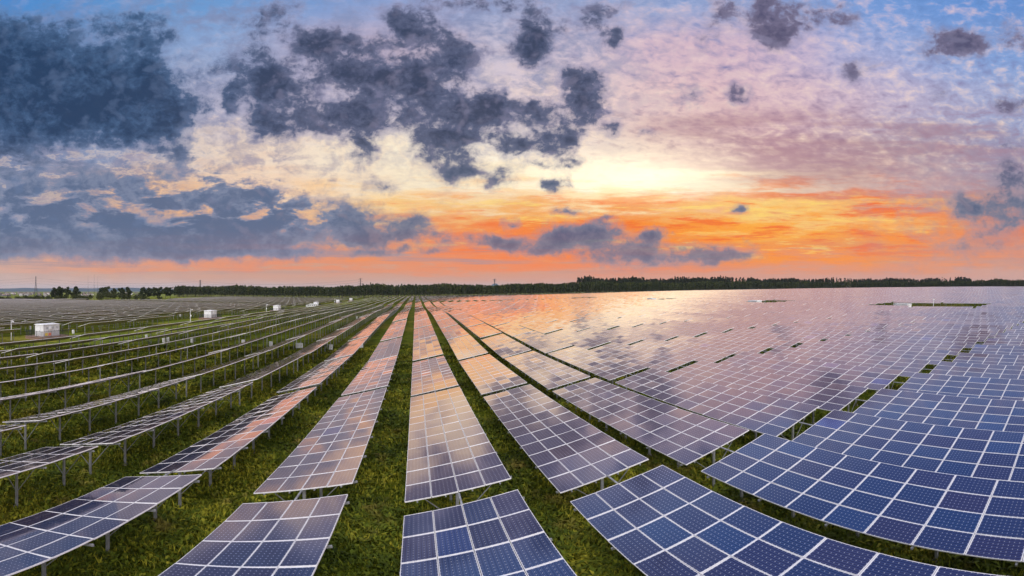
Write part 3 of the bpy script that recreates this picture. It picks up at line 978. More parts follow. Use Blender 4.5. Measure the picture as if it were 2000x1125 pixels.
def build_table(i):
    lab = table_label(i)
    root = thing('solar_table', (XC[i], YC[i], GZ[i]), lab, 'solar table', GROUP)
    B = basis(TJ[i], PIT[i])
    c = Vector((0, 0, ZC[i] - GZ[i]))
    near = i in mod_i
    if near:
        for n in range(48):
            a, b = divmod(n, 12)
            p = Vector(((a - 1.5) * PW_, (b - 5.5) * PL_, 0))
            m = link('solar_module', ME_MODULE, root)
            S = Matrix.Rotation(MOD_TX[i][n], 3, 'X') @ Matrix.Rotation(MOD_TY[i][n], 3, 'Y')
            m.matrix_local = Matrix.Translation(c + B @ p) @ (B @ S).to_4x4()
        for x in (-1.55, -0.5, 0.5, 1.55):
            o = link('purlin', ME_PURLIN, root)
            o.matrix_local = Matrix.Translation(c + B @ Vector((x, 0, 0))) @ B.to_4x4()
    else:
        Q, UV, T, MI = table_quads(i, posts=False)
        link('module_array', quads_mesh('module_array', Q, [CELLS, ALU, BACK], UV, T, MI), root)
    for y in POST_Y:
        top = c + B @ Vector((0, y, -0.20))
        gz = g1(XC[i], YC[i] + top.y) - GZ[i]
        o = link('post', ME_POST, root)
        o.location = (0, top.y, gz - 0.3)
        o.scale = (1, 1, top.z - gz + 0.3 + 0.03)
        if near:
            f = link('footing', ME_FOOT, root)
            f.location = (0, top.y, gz)
            o2 = link('rafter', ME_RAFTER, root)
            o2.matrix_local = Matrix.Translation(c + B @ Vector((0, y, 0))) @ B.to_4x4()
            low = Vector((0, top.y, gz + 0.42 * (top.z - gz)))
            for x in (-1.35, 1.35):
                br = link('brace', ME_BRACE, root)
                brace_to(br, low + Vector((math.copysign(.06, x), 0.0, 0)), c + B @ Vector((x, y, -0.18)))
    if near and (int(kk[i]), int(jj[i]) + 1) in TABLES:
        o = link('cable_tray', ME_LINK, root)
        o.matrix_local = Matrix.Translation(c) @ B.to_4x4()
    return root


for i in sel:
    build_table(i)


def build_distant():
    rest = [i for i in range(len(keys)) if i not in set(things_i)]
    Q, UV, T, MI = [], [], [], []
    for i in rest:
        q, u, t, m = table_quads(i, posts=r3[i] < 320)
        Q.append(q + np.array((XC[i], YC[i], GZ[i]))); UV.append(u); T.append(t); MI += m
    me = quads_mesh('distant_solar_tables', np.concatenate(Q), [CELLS, ALU, BACK, STEEL], np.concatenate(UV), np.concatenate(T), MI)
    o = link('distant_solar_tables', me)
    tag(o, 'far rows of solar tables filling the field out to the forest edge', 'solar tables', GROUP, 'stuff')
    print('tables', len(keys), 'rest', len(rest), 'faces', len(me.polygons))


build_distant()

# ------------------------------------------------------------------ grass and weeds
def build_grass():
    Q, T = [], []
    spots = []
    n = 340000
    # density falls with distance from the camera
    r = 3.5 + 80 * rng.random(n) ** 1.7
    a = rng.uniform(-1.02, 1.45, n)
    x = r * np.sin(a); y = r * np.cos(a)
    dens = 0.5 + 0.5 * np.sin(x * 0.9 + np.sin(y * .5)) * np.sin(y * 0.7 + 1.7 * np.sin(x * .4))
    # right of the fourth row the panels hide the ground
    hid = (x > 24) & (rng.random(n) < 0.8)
    keep = (rng.random(n) < 0.35 + 0.65 * dens) & ~hid
    x, y, r, dens = x[keep], y[keep], r[keep], dens[keep]
    z = ground(x, y)
    n = len(x)
    big = rng.random(n) < 0.28                        # broad-leaved weeds among the grass
    h = np.where(big, rng.uniform(.10, .34, n), rng.uniform(.12, .34, n)) * (0.55 + 0.9 * dens) * (1 + r / 90)
    tallw = rng.random(n) < 0.012
    big = big & ~tallw
    h = np.where(tallw, rng.uniform(.30, .55, n), h)
    for b in range(3):
        th = rng.uniform(0, 2 * np.pi, n)
        wid = np.where(big, rng.uniform(.022, .048, n), rng.uniform(.010, .020, n)) * (1 + r / 26)
        lean = np.where(big, rng.uniform(.6, 1.3, n), rng.uniform(.25, .9, n)) * h
        ox = x + rng.normal(0, .07, n); oy = y + rng.normal(0, .07, n)
        dx, dy = np.cos(th), np.sin(th)
        q = np.empty((n, 4, 3))
        base = np.where(big, h * 0.35, -0.03)
        mid = 0.62
        q[:, 0] = np.c_[ox - dy * wid * .4, oy + dx * wid * .4, z + base]
        q[:, 1] = np.c_[ox + dx * lean * .45 + dy * wid, oy + dy * lean * .45 - dx * wid, z + np.where(big, h * .9, h * mid)]
        q[:, 2] = np.c_[ox + dx * lean, oy + dy * lean, z + np.where(big, h * .85, h)]
        q[:, 3] = np.c_[ox + dx * lean * .45 - dy * wid, oy + dy * lean * .45 + dx * wid, z + np.where(big, h * .9, h * mid)]
        Q.append(q)
        T.append(np.clip(rng.normal(.45, .30, n) + np.where(big, -.16, 0.06) + np.where(tallw, .25, 0), 0, 1))
    me = quads_mesh('grass', np.concatenate(Q), GRASSM, rnd=np.concatenate(T))
    tag(link('grass', me), kind='stuff')


build_grass()


# ------------------------------------------------------------------ trees
def leaf_quads(centres, spread, n, size, r_, tone0=0.0):
    """n leaf-clump quads scattered round each centre (m,3) with radius spread (m,)"""
    m = len(centres)
    d = r_.normal(0, 1, (m, n, 3))
    d /= np.linalg.norm(d, axis=2, keepdims=True)
    rad = r_.random((m, n, 1)) ** 0.45
    c = centres[:, None, :] + d * rad * spread[:, None, None] * np.array((1, 1, .8))
    c = c.reshape(-1, 3)
    u = r_.normal(0, 1, (len(c), 3)); u /= np.linalg.norm(u, axis=1, keepdims=True)
    w = np.cross(u, r_.normal(0, 1, (len(c), 3))); w /= np.maximum(np.linalg.norm(w, axis=1, keepdims=True), 1e-6)
    s = size * r_.uniform(.6, 1.3, (len(c), 1))
    q = np.stack([c - u * s - w * s * .6, c + u * s * .7 - w * s * .7, c + u * s + w * s * .6, c - u * s * .6 + w * s * .8], 1)
    t = np.clip(tone0 + r_.normal(.4, .2, len(c)), 0, 1)
    return q, t


def build_tree(name, px, r, height, spread, label, cat, group, seed, mat=LEAF, lobes=13, leaves=110, trunk_h=0.30, slim=0.62):
    x, y = at(px, r)
    z = g1(x, y)
    rs = np.random.default_rng(seed)
    root = thing(name, (x, y, z), label, cat, group)
    mb = MB()
    lean = rs.normal(0, .03, 2)
    pts = [(lean[0] * h * height, lean[1] * h * height, h * height) for h in (-.03, .2, .45, .7, .9)]
    rad = [.032 * height * f for f in (1.0, .75, .55, .32, .1)]
    mb.tube(pts, [v * slim for v in rad], 7)
    cs, sp = [], []
    for k in range(lobes):
        hz = trunk_h + (0.97 - trunk_h) * (k + .5) / lobes
        a = rs.uniform(0, 6.28)
        env = math.sin(math.pi * min(1, max(0.12, (hz - trunk_h + .08) / (1.12 - trunk_h)))) ** .7
        d = rs.uniform(.25, .95) * spread * env
        c = (math.cos(a) * d, math.sin(a) * d, hz * height)
        s0 = (lean[0] * hz * height * .8, lean[1] * hz * height * .8, hz * height * .82)
        mb.tube([s0, tuple(0.55 * s0[q] + .45 * c[q] + (.0, .0, .2)[q] for q in range(3)), c], [.012 * height * slim, .008 * height * slim, .004 * height * slim], 5)
        cs.append(c); sp.append(rs.uniform(.30, .52) * spread * (.55 + .55 * env))
    mb.build('trunk', BARK, root)
    q, t = leaf_quads(np.array(cs), np.array(sp), leaves, height * .026, rs)
    link('crown', quads_mesh('crown', q, mat, rnd=t), root)
    return root


tree_specs = [  # px, distance, height, spread
    (107, 505, 14.0, 3.8), (118, 512, 15.5, 4.2), (130, 508, 15.0, 3.6), (146, 515, 15.5, 4.6), (199, 520, 14.5, 4.2), (210, 512, 15.2, 4.6), (222, 518, 13.6, 3.2), (237, 525, 14.2, 3.6), (249, 520, 15.0, 4.2), (280, 560, 14.5, 4.6), (291, 565, 14.2, 4.4), (303, 600, 15.0, 4.4), (312, 604, 15.2, 4.4), (323, 620, 15.2, 4.6), (333, 625, 15.0, 4.2), (344, 640, 15.5, 4.0), (351, 650, 16.0, 4.0)]
tree_words = ['leftmost tall tree of the clump left of the field, above the shrubs', 'second tree from the left in the clump by the town view', 'slim third tree of the leftmost clump beyond the solar field', 'broad rounded tree standing right of the leftmost clump', 'broad tree just right of the three thin masts', 'tallest tree of the clump right of the thin masts', 'small slim tree right of the clump by the masts', 'left tree of the leaning pair in front of the far hills', 'right tree of the leaning pair in front of the far hills', 'left tree of the round pair where the last hill shows', 'right tree of the round pair before the tree line', 'first tree of the open line leading to the forest', 'second tree of the open line leading to the forest', 'third tree of the open line leading to the forest', 'fourth tree of the open line leading to the forest', 'slim fifth tree in the open line by the forest corner', 'last slim tree of the open line touching the forest']
for n, ((px, r, h, s), wd) in enumerate(zip(tree_specs, tree_words)):
    build_tree('tree', px, r, h * 1.06, s * 1.35, wd, 'tree', 'trees along the left edge of the solar field', 100 + n, leaves=210)


def shrub(px, r, h, w, label, seed):
    x, y = at(px, r)
    rs = np.random.default_rng(seed)
    root = thing('shrub', (x, y, g1(x, y)), label, 'shrub', 'shrubs along the left edge of the solar field')
    mb = MB()
    cs, sp = [], []
    for k in range(7):
        a = rs.uniform(0, 6.28); d = rs.uniform(.1, .8) * w
        c = (math.cos(a) * d, math.sin(a) * d, h * rs.uniform(.35, .75))
        mb.tube([(0, 0, -.2), (c[0] * .5, c[1] * .5, c[2] * .6), c], [.12, .08, .03], 5)
        cs.append(c); sp.append(h * rs.uniform(.3, .5))
    mb.build('stem', BARK, root)
    q, t = leaf_quads(np.array(cs), np.array(sp), 90, .42, rs, -.02)
    link('foliage', quads_mesh('foliage', q, SHRUBM, rnd=t), root)


shrub_specs = [(98, 492, 5.5, 4.5), (112, 492, 6.0, 5), (126, 495, 5.5, 5), (142, 492, 6.5, 5.5), (156, 492, 7.5, 6), (170, 495, 6.5, 5), (192, 486, 7.0, 5.5), (206, 480, 8.5, 7), (222, 490, 7.5, 6), (238, 492, 7.0, 5.5), (252, 495, 7.0, 6), (266, 498, 6.5, 5), (283, 470, 5.0, 5), (80, 500, 5.5, 5), (66, 505, 4.5, 4.5), (50, 505, 5.0, 4.5), (34, 508, 4.0, 4.5), (16, 510, 4.0, 4.5), (2, 512, 4.0, 4.5), (310, 560, 4.0, 5)]
shrub_words = ['low shrub under the left end of the leftmost tree clump', 'rounded shrub beneath the second tree of the leftmost clump', 'shrub beneath the middle of the leftmost tree clump', 'shrub below the broad tree left of the masts', 'high shrub just left of the three thin masts', 'shrub directly at the foot of the thin masts', 'shrub between the masts and the next tree clump', 'large dark shrub below the tallest tree right of the masts', 'olive shrub below the small slim tree right of the masts', 'shrub under the left tree of the leaning pair', 'shrub under the right tree of the leaning pair', 'shrub between the leaning pair and the round pair of trees', 'low shrub in front of the round pair of trees', 'shrub left of the leftmost tree clump, below the town', 'low shrub by the foot of the leftmost pylon', 'low hedge shrub left of the leftmost pylon', 'low hedge shrub below the far town, third from the left', 'low hedge shrub below the far town, second from the left', 'low hedge shrub at the left edge of the picture', 'small olive shrub at the open line of trees']
for n, ((px, r, h, w), wd) in enumerate(zip(shrub_specs, shrub_words)):
    shrub(px, r, h * 1.25, w * 1.45, wd, 300 + n)


def build_forest():
    line = np.array([(-400, 640), (-330, 655), (-220, 625), (-100, 605), (0, 598), (300, 603), (610, 612), (800, 520), (905, 330), (930, 100), (940, -80)], float)
    seg = np.hypot(*np.diff(line, axis=0).T)
    cum = np.r_[0, np.cumsum(seg)]

    def belt(d0, rows, spacing, hlo, hhi, wid, n_leaf, mat, name, s0=0, s1=1, seed=5, label='', size=0.72, crown=0.78):
        rs = np.random.default_rng(seed)
        Q, T, MI = [], [], []
        cs, sp, hs, bases = [], [], [], []
        for row in range(rows):
            s = np.arange(cum[-1] * s0, cum[-1] * s1, spacing) + rs.uniform(0, spacing)
            s = s + rs.normal(0, spacing * .3, len(s))
            X = np.interp(s, cum, line[:, 0]); Y = np.interp(s, cum, line[:, 1])
            nx = np.interp(s + 5, cum, line[:, 0]) - np.interp(s - 5, cum, line[:, 0]); ny = np.interp(s + 5, cum, line[:, 1]) - np.interp(s - 5, cum, line[:, 1])
            L = np.maximum(np.hypot(nx, ny), 1e-3)
            off = d0 + row * spacing * 1.1 + rs.normal(0, .8, len(s))
            X = X - ny / L * off; Y = Y + nx / L * off
            Z = ground(X, Y)
            grove = 1 + .06 * np.sin(s * .021) + .05 * np.sin(s * .057 + 1.0) + .04 * np.sin(s * .13)
            Hh = rs.uniform(hlo, hhi, len(s)) * grove
            Hh = Hh * (1 + .28 * smoothstep(1250, 1500, s))
            tall = rs.random(len(s)) < .03
            Hh = np.where(tall, Hh * 1.08, Hh)
            for q in range(len(s)):
                bases.append((X[q], Y[q], Z[q])); hs.append(Hh[q])
        B = np.array(bases); Hh = np.array(hs)
        m = len(B)
        # trunk: three-sided strip, slim
        a0 = rs.uniform(0, 6.28, m)
        for e in range(3):
            a1 = a0 + e * 2.094; a2 = a1 + 2.094
            rb, rt = .20, .07
            q = np.empty((m, 4, 3))
            q[:, 0] = B + np.c_[np.cos(a1) * rb, np.sin(a1) * rb, np.zeros(m) - .3]
            q[:, 1] = B + np.c_[np.cos(a2) * rb, np.sin(a2) * rb, np.zeros(m) - .3]
            q[:, 2] = B + np.c_[np.cos(a2) * rt, np.sin(a2) * rt, Hh * .85]
            q[:, 3] = B + np.c_[np.cos(a1) * rt, np.sin(a1) * rt, Hh * .85]
            Q.append(q); T.append(np.zeros(m)); MI += [1] * m
        # crown: leaf clumps along the upper trunk
        t = rs.random((m, n_leaf)) ** .75
        hz = (1 - crown) + crown * t
        rad = wid * np.sqrt(rs.random((m, n_leaf))) * (1.08 - t) ** .55
        aa = rs.uniform(0, 6.28, (m, n_leaf))
        c = np.stack([B[:, None, 0] + np.cos(aa) * rad, B[:, None, 1] + np.sin(aa) * rad, B[:, None, 2] + hz * Hh[:, None]], -1).reshape(-1, 3)
        n = len(c)
        u = rs.normal(0, 1, (n, 3)); u /= np.linalg.norm(u, axis=1, keepdims=True)
        w = np.cross(u, rs.normal(0, 1, (n, 3))); w /= np.maximum(np.linalg.norm(w, axis=1, keepdims=True), 1e-6)
        s = size * rs.uniform(.6, 1.4, (n, 1))
        Q.append(np.stack([c - u * s - w * s * .6, c + u * s * .7 - w * s * .7, c + u * s + w * s * .6, c - u * s * .6 + w * s * .8], 1))
        T.append(np.clip(np.repeat(rs.uniform(.1, .7, m), n_leaf) + .25 * (t.ravel() - .4) + rs.normal(0, .12, n), 0, 1)); MI += [0] * n
        me = quads_mesh(name, np.concatenate(Q), [mat, BARK], rnd=np.concatenate(T), mi=MI)
        print(name, m, len(me.polygons))
        return tag(link(name, me), label, 'forest', None, 'stuff')

    belt(0, 8, 3.3, 15.2, 18.2, 2.4, 56, LEAF, 'forest', 0, 1, 5, 'dense dark green forest belt along the far edge of the solar field')
    belt(60, 7, 4.4, 21.5, 27.5, 3.0, 70, LEAF2, 'tall_forest', 0.365, 0.80, 6, 'taller darker trees rising behind the forest belt on the right', .85, .6)


build_forest()


# ------------------------------------------------------------------ transformer cabins
FENCE_OF = {}


def cabin(x, y, lab, first, rz=0.0, group='white transformer cabins in the clearings'):
    z = g1(x, y)
    root = thing('transformer_cabin', (x, y, z), lab, 'cabin', group, rz)
    mb = MB(); mb.box(-2.9, 2.9, -4.1, 4.1, -.6, .55); mb.box(-3.05, 3.05, -4.25, 4.25, .55, .62)
    mb.build('plinth', BRICK, root)
    mb = MB(); mb.box(-1.45, 1.45, -2.45, 2.45, .62, 3.15)
    for k in range(9):
        mb.box(-1.47, -1.45, -2.2 + k * .52, -2.14 + k * .52, .7, 3.1)
    mb.build('body', WHITE, root)
    mb = MB(); mb.box(-1.62, 1.62, -2.62, 2.62, 3.15, 3.29); mb.box(-1.4, 1.4, -2.4, 2.4, 3.29, 3.36)
    mb.build('roof', WHITE, root)
    for y0 in (-1.9, -.1, 1.2):
        mb = MB(); mb.box(1.453, 1.485, y0, y0 + 1.0, .72, 2.9); d = mb.build('door', WHITE, root)
        mb = MB(); mb.box(1.487, 1.53, y0 + .85, y0 + .91, 1.7, 1.95); mb.build('handle', DARKM, d)
        mb = MB()
        for q in range(6):
            mb.box(1.487, 1.50, y0 + .2, y0 + .8, 2.3 + q * .08, 2.34 + q * .08)
        mb.build('louvre', GREYP, d)
    mb = MB(); mb.box(1.453, 1.9, -.75, -.2, 2.2, 2.75); mb.build('air_conditioner', WHITE, root)
    mb = MB(); mb.box(-.4, .4, -2.53, -2.453, .75, 2.8); d = mb.build('door', WHITE, root)
    mb = MB(); mb.box(.25, .31, -2.57, -2.532, 1.7, 1.95); mb.build('handle', DARKM, d)
    if first:
        for (xa, mt) in ((-.0, YEL), (1.0, RED)):
            mb = MB(); mb.box(2.856, 2.886, -3.2 + xa, -2.4 + xa, .95, 1.6); mb.build('warning_sign', mt, root)
    # fence round the plinth: a thing of its own
    f = thing('fence', (x, y, z), 'dark mesh fence around the ' + FENCE_OF[lab], 'fence', 'fences around the cabins', rz)
    rails = MB(); mesh = MB()
    c = [(-2.8, -4.0), (2.8, -4.0), (2.8, 4.0), (-2.8, 4.0)]
    for q in range(4):
        a, b = c[q], c[(q + 1) % 4]
        L = math.hypot(b[0] - a[0], b[1] - a[1])
        for h in (.72, 1.9):
            rails.bar((a[0], a[1], h), (b[0], b[1], h), .05)
        n = int(L / .16)
        for s in range(1, n):
            t = s / n
            mesh.bar((a[0] + (b[0] - a[0]) * t, a[1] + (b[1] - a[1]) * t, .74), (a[0] + (b[0] - a[0]) * t, a[1] + (b[1] - a[1]) * t, 1.88), .022)
        for s in range(3):
            t = s / 3
            pm = MB(); pm.box(-.035, .035, -.035, .035, .62, 2.0, 0, Matrix.Translation((a[0] + (b[0] - a[0]) * t, a[1] + (b[1] - a[1]) * t, 0)))
            pm.build('fence_post', DARKM, f)
    rails.build('rail', DARKM, f)
    mesh.build('mesh_panel', DARKM, f)


def camera_pole(x, y, lab, h=4.6):
    z = g1(x, y)
    root = thing('camera_pole', (x, y, z), lab, 'pole', 'white camera poles beside the cabins')
    mb = MB(); mb.tube([(0, 0, -.3), (0, 0, 1.2), (0, 0, h)], [.11, .10, .07], 10); mb.build('mast', WHITE, root)
    mb = MB(); mb.box(.09, .34, -.14, .14, 1.9, 2.5); mb.build('control_box', WHITE, root)
    mb = MB(); mb.bar((0, 0, h - .3), (.7, 0, h - .2), .06); mb.build('arm', WHITE, root)
    mb = MB(); mb.box(.55, .9, -.09, .09, h - .5, h - .24); mb.tube([(.72, 0, h - .62), (.72, 0, h - .5)], [.07, .1], 8); mb.build('camera', WHITE, root)


for _a, _b in (('large white cabin with warning signs, nearest on the left side', 'large cabin with warning signs'), ('white cabin in the second clearing from the left', 'cabin in the second left clearing'), ('small white cabin in the third clearing from the left', 'cabin in the third left clearing'), ('fourth white cabin from the left, beside the long white shed', 'cabin beside the long white shed'), ('fifth white cabin from the left, near the forest', 'fifth cabin from the left'), ('tiny sixth white cabin from the left, closest to the forest', 'tiny sixth cabin by the forest'), ('white cabin with long flat roof in the clearing on the far right', 'long-roofed cabin on the far right'), ('second far white cabin from the right, roof level with the panels', 'second cabin from the right'), ('third far cabin from the right, below the tall trees', 'third cabin from the right')):
    FENCE_OF[_a] = _b
words_l = ['large white cabin with warning signs, nearest on the left side', 'white cabin in the second clearing from the left', 'small white cabin in the third clearing from the left', 'fourth white cabin from the left, beside the long white shed', 'fifth white cabin from the left, near the forest', 'tiny sixth white cabin from the left, closest to the forest']
for n, (x, y) in enumerate(KIOSK_L):
    cabin(x - 1.0, y, words_l[n], n == 0)
poles = [((22, 655), 'white camera pole left of the largest cabin'), ((372, 622), 'white camera pole left of the second cabin'), ((520, 609), 'white camera pole left of the third cabin'), ((617, 598), 'thin camera pole above the long white shed'), ((653, 592), 'far camera pole left of the fifth cabin')]
for (px, py), lab in poles:
    a = (px - UX) / FPX
    xk = -74.0 if px != 22 else -77
    r = xk / math.sin(a)
    camera_pole(*at(px, r), lab)
words_r = ['white cabin with long flat roof in the clearing on the far right', 'second far white cabin from the right, roof level with the panels', 'third far cabin from the right, below the tall trees', 'fourth far cabin from the right among the orange panels', 'fifth far cabin from the right near the forest', 'sixth far cabin from the right, nearest the centre']
for n, (x, y) in enumerate(KIOSK_R[:3]):
    cabin(x, y, words_r[n], False, 0.0)
camera_pole(123.5, 49.5, 'white camera pole right of the long-roofed cabin on the far right', 5.0)

# long white shed beside the fourth cabin
x, y = at(609, 322)
root = thing('white_shed', (x, y, g1(x, y)), 'long low white shed left of the fourth white cabin', 'shed', None, R(35))
mb = MB(); mb.box(-4.2, 4.2, -1.3, 1.3, -.3, 1.9); mb.build('wall', WHITE, root)
mb = MB(); mb.box(-4.4, 4.4, -1.5, 1.5, 1.9, 2.02); mb.box(-4.2, 4.2, -.8, .8, 2.02, 2.2); mb.build('roof', WHITE, root)
for k in range(5):
    mb = MB(); mb.box(-3.8 + 1.6 * k, -3.0 + 1.6 * k, -1.34, -1.302, .8, 1.5); mb.build('window', GLASSD, root)


# ------------------------------------------------------------------ combiner boxes under the tables
def combiner(px, py, zr, lab):
    """white box on a steel post, px/py of its middle, zr = its height above ground"""
    a = (px - UX) / FPX
    e = math.tan((py - VY) / FPX)
    r = (H0 - zr) / e
    for _ in range(6):
        x, y = at(px, r)
        r = (H0 - g1(x, y) - zr) / e
    x, y = at(px, r)
    root = thing('combiner_box', (x, y, g1(x, y)), lab, 'electrical box', 'white combiner boxes under the tables', random.uniform(-.2, .2))
    mb = MB(); mb.box(-.30, .30, -.14, .14, zr - .42, zr + .42); mb.box(-.33, .33, -.17, .17, zr + .42, zr + .46); mb.build('cabinet', WHITE, root)
    mb = MB(); mb.box(-.26, .26, -.165, -.142, zr - .37, zr + .37); d = mb.build('door', WHITE, root)
    mb = MB(); mb.box(.17, .20, -.19, -.167, zr - .06, zr + .06); mb.build('handle', DARKM, d)
    for s in (-.2, .2):
        mb = MB(); mb.bar((s, .17, -.3), (s, .17, zr + .3), .05); mb.build('leg', STEEL, root)


cb = [(143, 648, 'box by the open end of the row right of the largest cabin'), (59, 640, 'box just left of the largest cabin, under the panels'), (352, 616, 'box at the row end left of the second cabin'), (286, 658, 'leftmost box under the rows below the second cabin'), (320, 665, 'left box of the close pair under the left rows'), (328, 663, 'right box of the close pair under the left rows'), (375, 665, 'single box right of the close pair under the left rows'), (475, 668, 'box under the fourth row left of the grass lane'), (529, 672, 'single box left of the standing pair of boxes'), (581, 675, 'left box of the standing pair under the third left row'), (588, 675, 'right box of the standing pair under the third left row'), (646, 678, 'box beneath the second row left of the grass lane'), (706, 675, 'box beneath the right edge of the first row left of the lane'), (697, 620, 'small far box in the shade of the second left row')]
for px, py, wd in cb:
    combiner(px, py, 1.0, 'white ' + wd)


# ------------------------------------------------------------------ pylons, masts, wires
def pylon(px, r, top_py, lab, horns=False):
    x, y = at(px, r)
    zt = H0 + r * math.tan((VY - top_py) / FPX)
    z = g1(x, y)
    Ht = zt - z
    root = thing('lattice_pylon', (x, y, z), lab, 'pylon', 'lattice pylons on the skyline', (UX - px) / FPX * -1.0)
    mb = MB()
    bw, tw = Ht * .085, Ht * .016
    lv = 9
    hs = [0] + [Ht * (1 - (1 - k / lv) ** 1.25) for k in range(1, lv)] + [Ht]

    def w(h):
        return bw + (tw - bw) * min(1, (h / (Ht * .72))) if h < Ht * .72 else tw
    t = .30
    for k in range(lv):
        a, b = hs[k], hs[k + 1]
        wa, wb = w(a), w(b)
        ca = [(-wa, -wa, a), (wa, -wa, a), (wa, wa, a), (-wa, wa, a)]
        cb_ = [(-wb, -wb, b), (wb, -wb, b), (wb, wb, b), (-wb, wb, b)]
        for q in range(4):
            mb.bar(ca[q], cb_[q], t)
            mb.bar(ca[q], cb_[(q + 1) % 4], t * .6)
            mb.bar(ca[(q + 1) % 4], cb_[q], t * .6)
            mb.bar(cb_[q], cb_[(q + 1) % 4], t * .6)
    mb.build('lattice_mast', PYLM, root)
    arms = ((.70, .15), (.83, .12), (.96, .10)) if not horns else ((.86, .08), (.97, .11))
    for (f, l) in arms:
        am = MB()
        for s in (-1, 1):
            am.bar((s * tw, -tw, Ht * f), (s * Ht * l, 0, Ht * f + Ht * .012), t * .8)
            am.bar((s * tw, tw, Ht * f), (s * Ht * l, 0, Ht * f + Ht * .012), t * .8)
            am.bar((s * tw, 0, Ht * f + Ht * .035), (s * Ht * l, 0, Ht * f + Ht * .012), t * .6)
            am.bar((s * Ht * l, 0, Ht * f + Ht * .01), (s * Ht * l, 0, Ht * f - Ht * .035), t * .7)
        am.build('cross_arm', PYLM, root)
    if horns:
        hm = MB()
        for s in (-1, 1):
            hm.bar((s * tw, 0, Ht * .86), (s * Ht * .07, 0, Ht * 1.0), t)
        hm.build('earth_peak', PYLM, root)
    return root, Ht


p1 = pylon(70, 1000, 540, 'tall lattice pylon at the far left above the town')
p2 = pylon(391, 1000, 547, 'lattice pylon rising from the left end of the forest')
p3 = pylon(704, 950, 543.5, 'slim lattice pylon behind the middle of the forest')
p4 = pylon(966, 1000, 545, 'horned lattice pylon in front of the pale conical hill', True)


def wires(a, b, h0, h1, lab):
    mb = MB()
    for f, l in ((.70, .15), (.83, .12), (.96, .10)):
        for s in (-1, 1):
            pts = []
            A = Vector((a[0], a[1], 0)); B = Vector((b[0], b[1], 0))
            n = Vector((-(B - A).y, (B - A).x, 0)).normalized()
            for k in range(17):
                t = k / 16
                p = A.lerp(B, t) + n * s * l * h0
                za = a[2] + h0 * (f - .035); zb = b[2] + h1 * (f - .035)
                p.z = za + (zb - za) * t - 4 * 9.0 * t * (1 - t)
                pts.append(p)
            mb.tube(pts, [.055] * 17, 4, cap=False)
    tag(mb.build('power_line', PYLM), lab, 'power line')


L1, L2, L3 = p1[0].location, p2[0].location, p3[0].location
wires(L1, L2, p1[1], p2[1], 'sagging wires strung between the two left pylons')
xw, yw = at(-330, 1000)
wires(L1, (xw, yw, g1(xw, yw)), p1[1], p1[1], 'wires leaving the far left pylon towards the picture edge')
wires(L2, L3, p2[1], p3[1], 'faint wires from the forest pylon to the slim middle pylon')

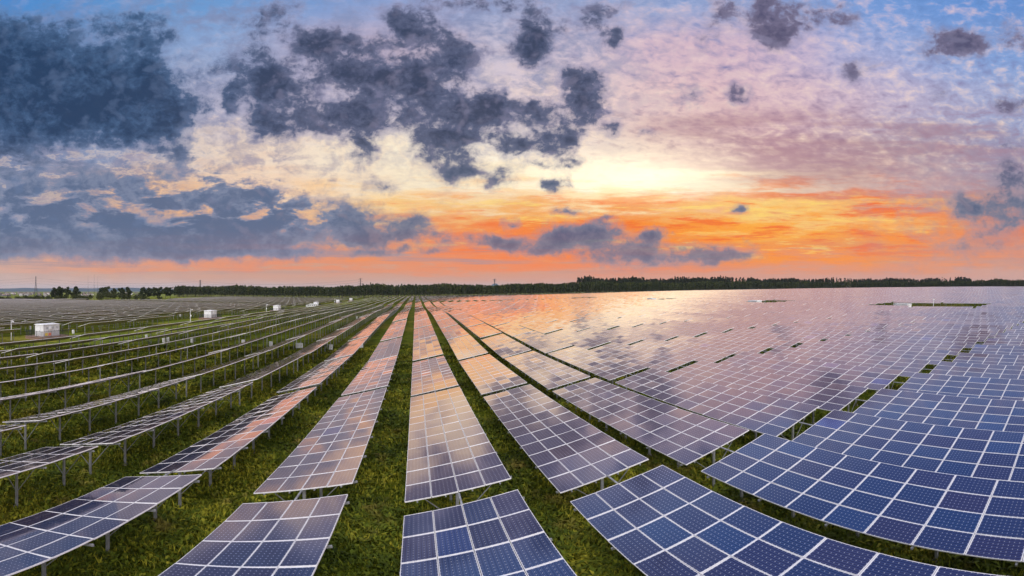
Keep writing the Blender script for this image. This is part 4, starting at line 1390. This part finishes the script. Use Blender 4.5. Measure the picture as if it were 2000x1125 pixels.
for px, top, lab in ((172, 538, 'leftmost of the three hair-thin masts above the shrubs'), (184, 536, 'tallest middle mast of the three hair-thin masts'), (191, 540, 'rightmost of the three hair-thin masts above the shrubs')):
    r = 620
    x, y = at(px, r); z = g1(x, y)
    h = H0 + r * math.tan((VY - top) / FPX) - z
    root = thing('radio_mast', (x, y, z), lab, 'mast', 'thin masts above the shrubs')
    mb = MB(); mb.tube([(0, 0, -.5), (0, 0, h * .5), (0, 0, h)], [.16, .12, .06], 6); mb.build('mast_tube', PYLM, root)
    mb = MB()
    for q in range(3):
        a = q * 2.094
        mb.bar((math.cos(a) * .2, math.sin(a) * .2, h * .55), (math.cos(a) * 2.2, math.sin(a) * 2.2, 0), .04)
    mb.build('stay', PYLM, root)
for px, lab in ((180, 'left one of the short striped poles by the thin masts'), (187, 'right one of the short striped poles by the thin masts')):
    r = 560
    x, y = at(px, r); z = g1(x, y)
    root = thing('utility_pole', (x, y, z), lab, 'pole', 'short poles by the thin masts')
    mb = MB(); mb.tube([(0, 0, -.5), (0, 0, 13)], [.22, .15], 8); mb.build('mast', CONC, root)
    mb = MB(); mb.bar((-1, 0, 12.3), (1, 0, 12.3), .12); mb.build('cross_arm', PYLM, root)


# ------------------------------------------------------------------ far town
def town():
    protos = []
    for (w, d, h, fl) in ((14, 10, 5.5, 1), (24, 12, 5, 1), (12, 12, 9.5, 2), (30, 14, 4.5, 1)):
        wall = MB(); wall.box(-w / 2, w / 2, -d / 2, d / 2, -2, h)
        roof = MB(); roof.box(-w / 2 - .4, w / 2 + .4, -d / 2 - .4, d / 2 + .4, h, h + .5); roof.box(-w / 5, w / 6, -d / 5, d / 5, h + .5, h + 2.6)
        for f in range(fl):
            for q in range(int(w / 3.4)):
                x0 = -w / 2 + 1.2 + q * 3.4
                wall.box(x0, x0 + 1.6, -d / 2 - .06, -d / 2 - .01, 1.2 + f * 3.2, 2.7 + f * 3.2, 1)
        protos.append((wall.mesh('wall', [TOWNW, GLASSD]), roof.mesh('roof', ROOFM)))
    rs = random.Random(4)
    for n in range(80):
        px = rs.choice([rs.uniform(-10, 105), rs.uniform(-10, 105), rs.uniform(150, 270)])
        r = rs.uniform(1500, 3300)
        x, y = at(px, r)
        wall, roof = protos[rs.randrange(4)]
        o = link('building', wall)
        o.location = (x, y, g1(x, y)); o.rotation_euler = (0, 0, rs.uniform(-.5, .9))
        tag(o, 'small pale building of the far town beyond the trees on the left', 'building', 'pale buildings of the far town')
        link('roof', roof, o)


town()
print('objects', len(bpy.data.objects))


# ------------------------------------------------------------------ evening haze over the plain
def build_haze():
    m = bpy.data.materials.new('evening_haze')
    m.use_nodes = True
    t = m.node_tree
    for n in list(t.nodes):
        t.nodes.remove(n)
    out = t.nodes.new('ShaderNodeOutputMaterial')
    v = t.nodes.new('ShaderNodeVolumePrincipled')
    v.inputs['Color'].default_value = (.66, .78, .95, 1)
    v.inputs['Density'].default_value = 0.00004
    t.links.new(v.outputs[0], out.inputs['Volume'])
    mb = MB()
    mb.box(-15500, 15500, -3000, 17500, -60, 190)
    tag(mb.build('haze', m), kind='stuff')


build_haze()
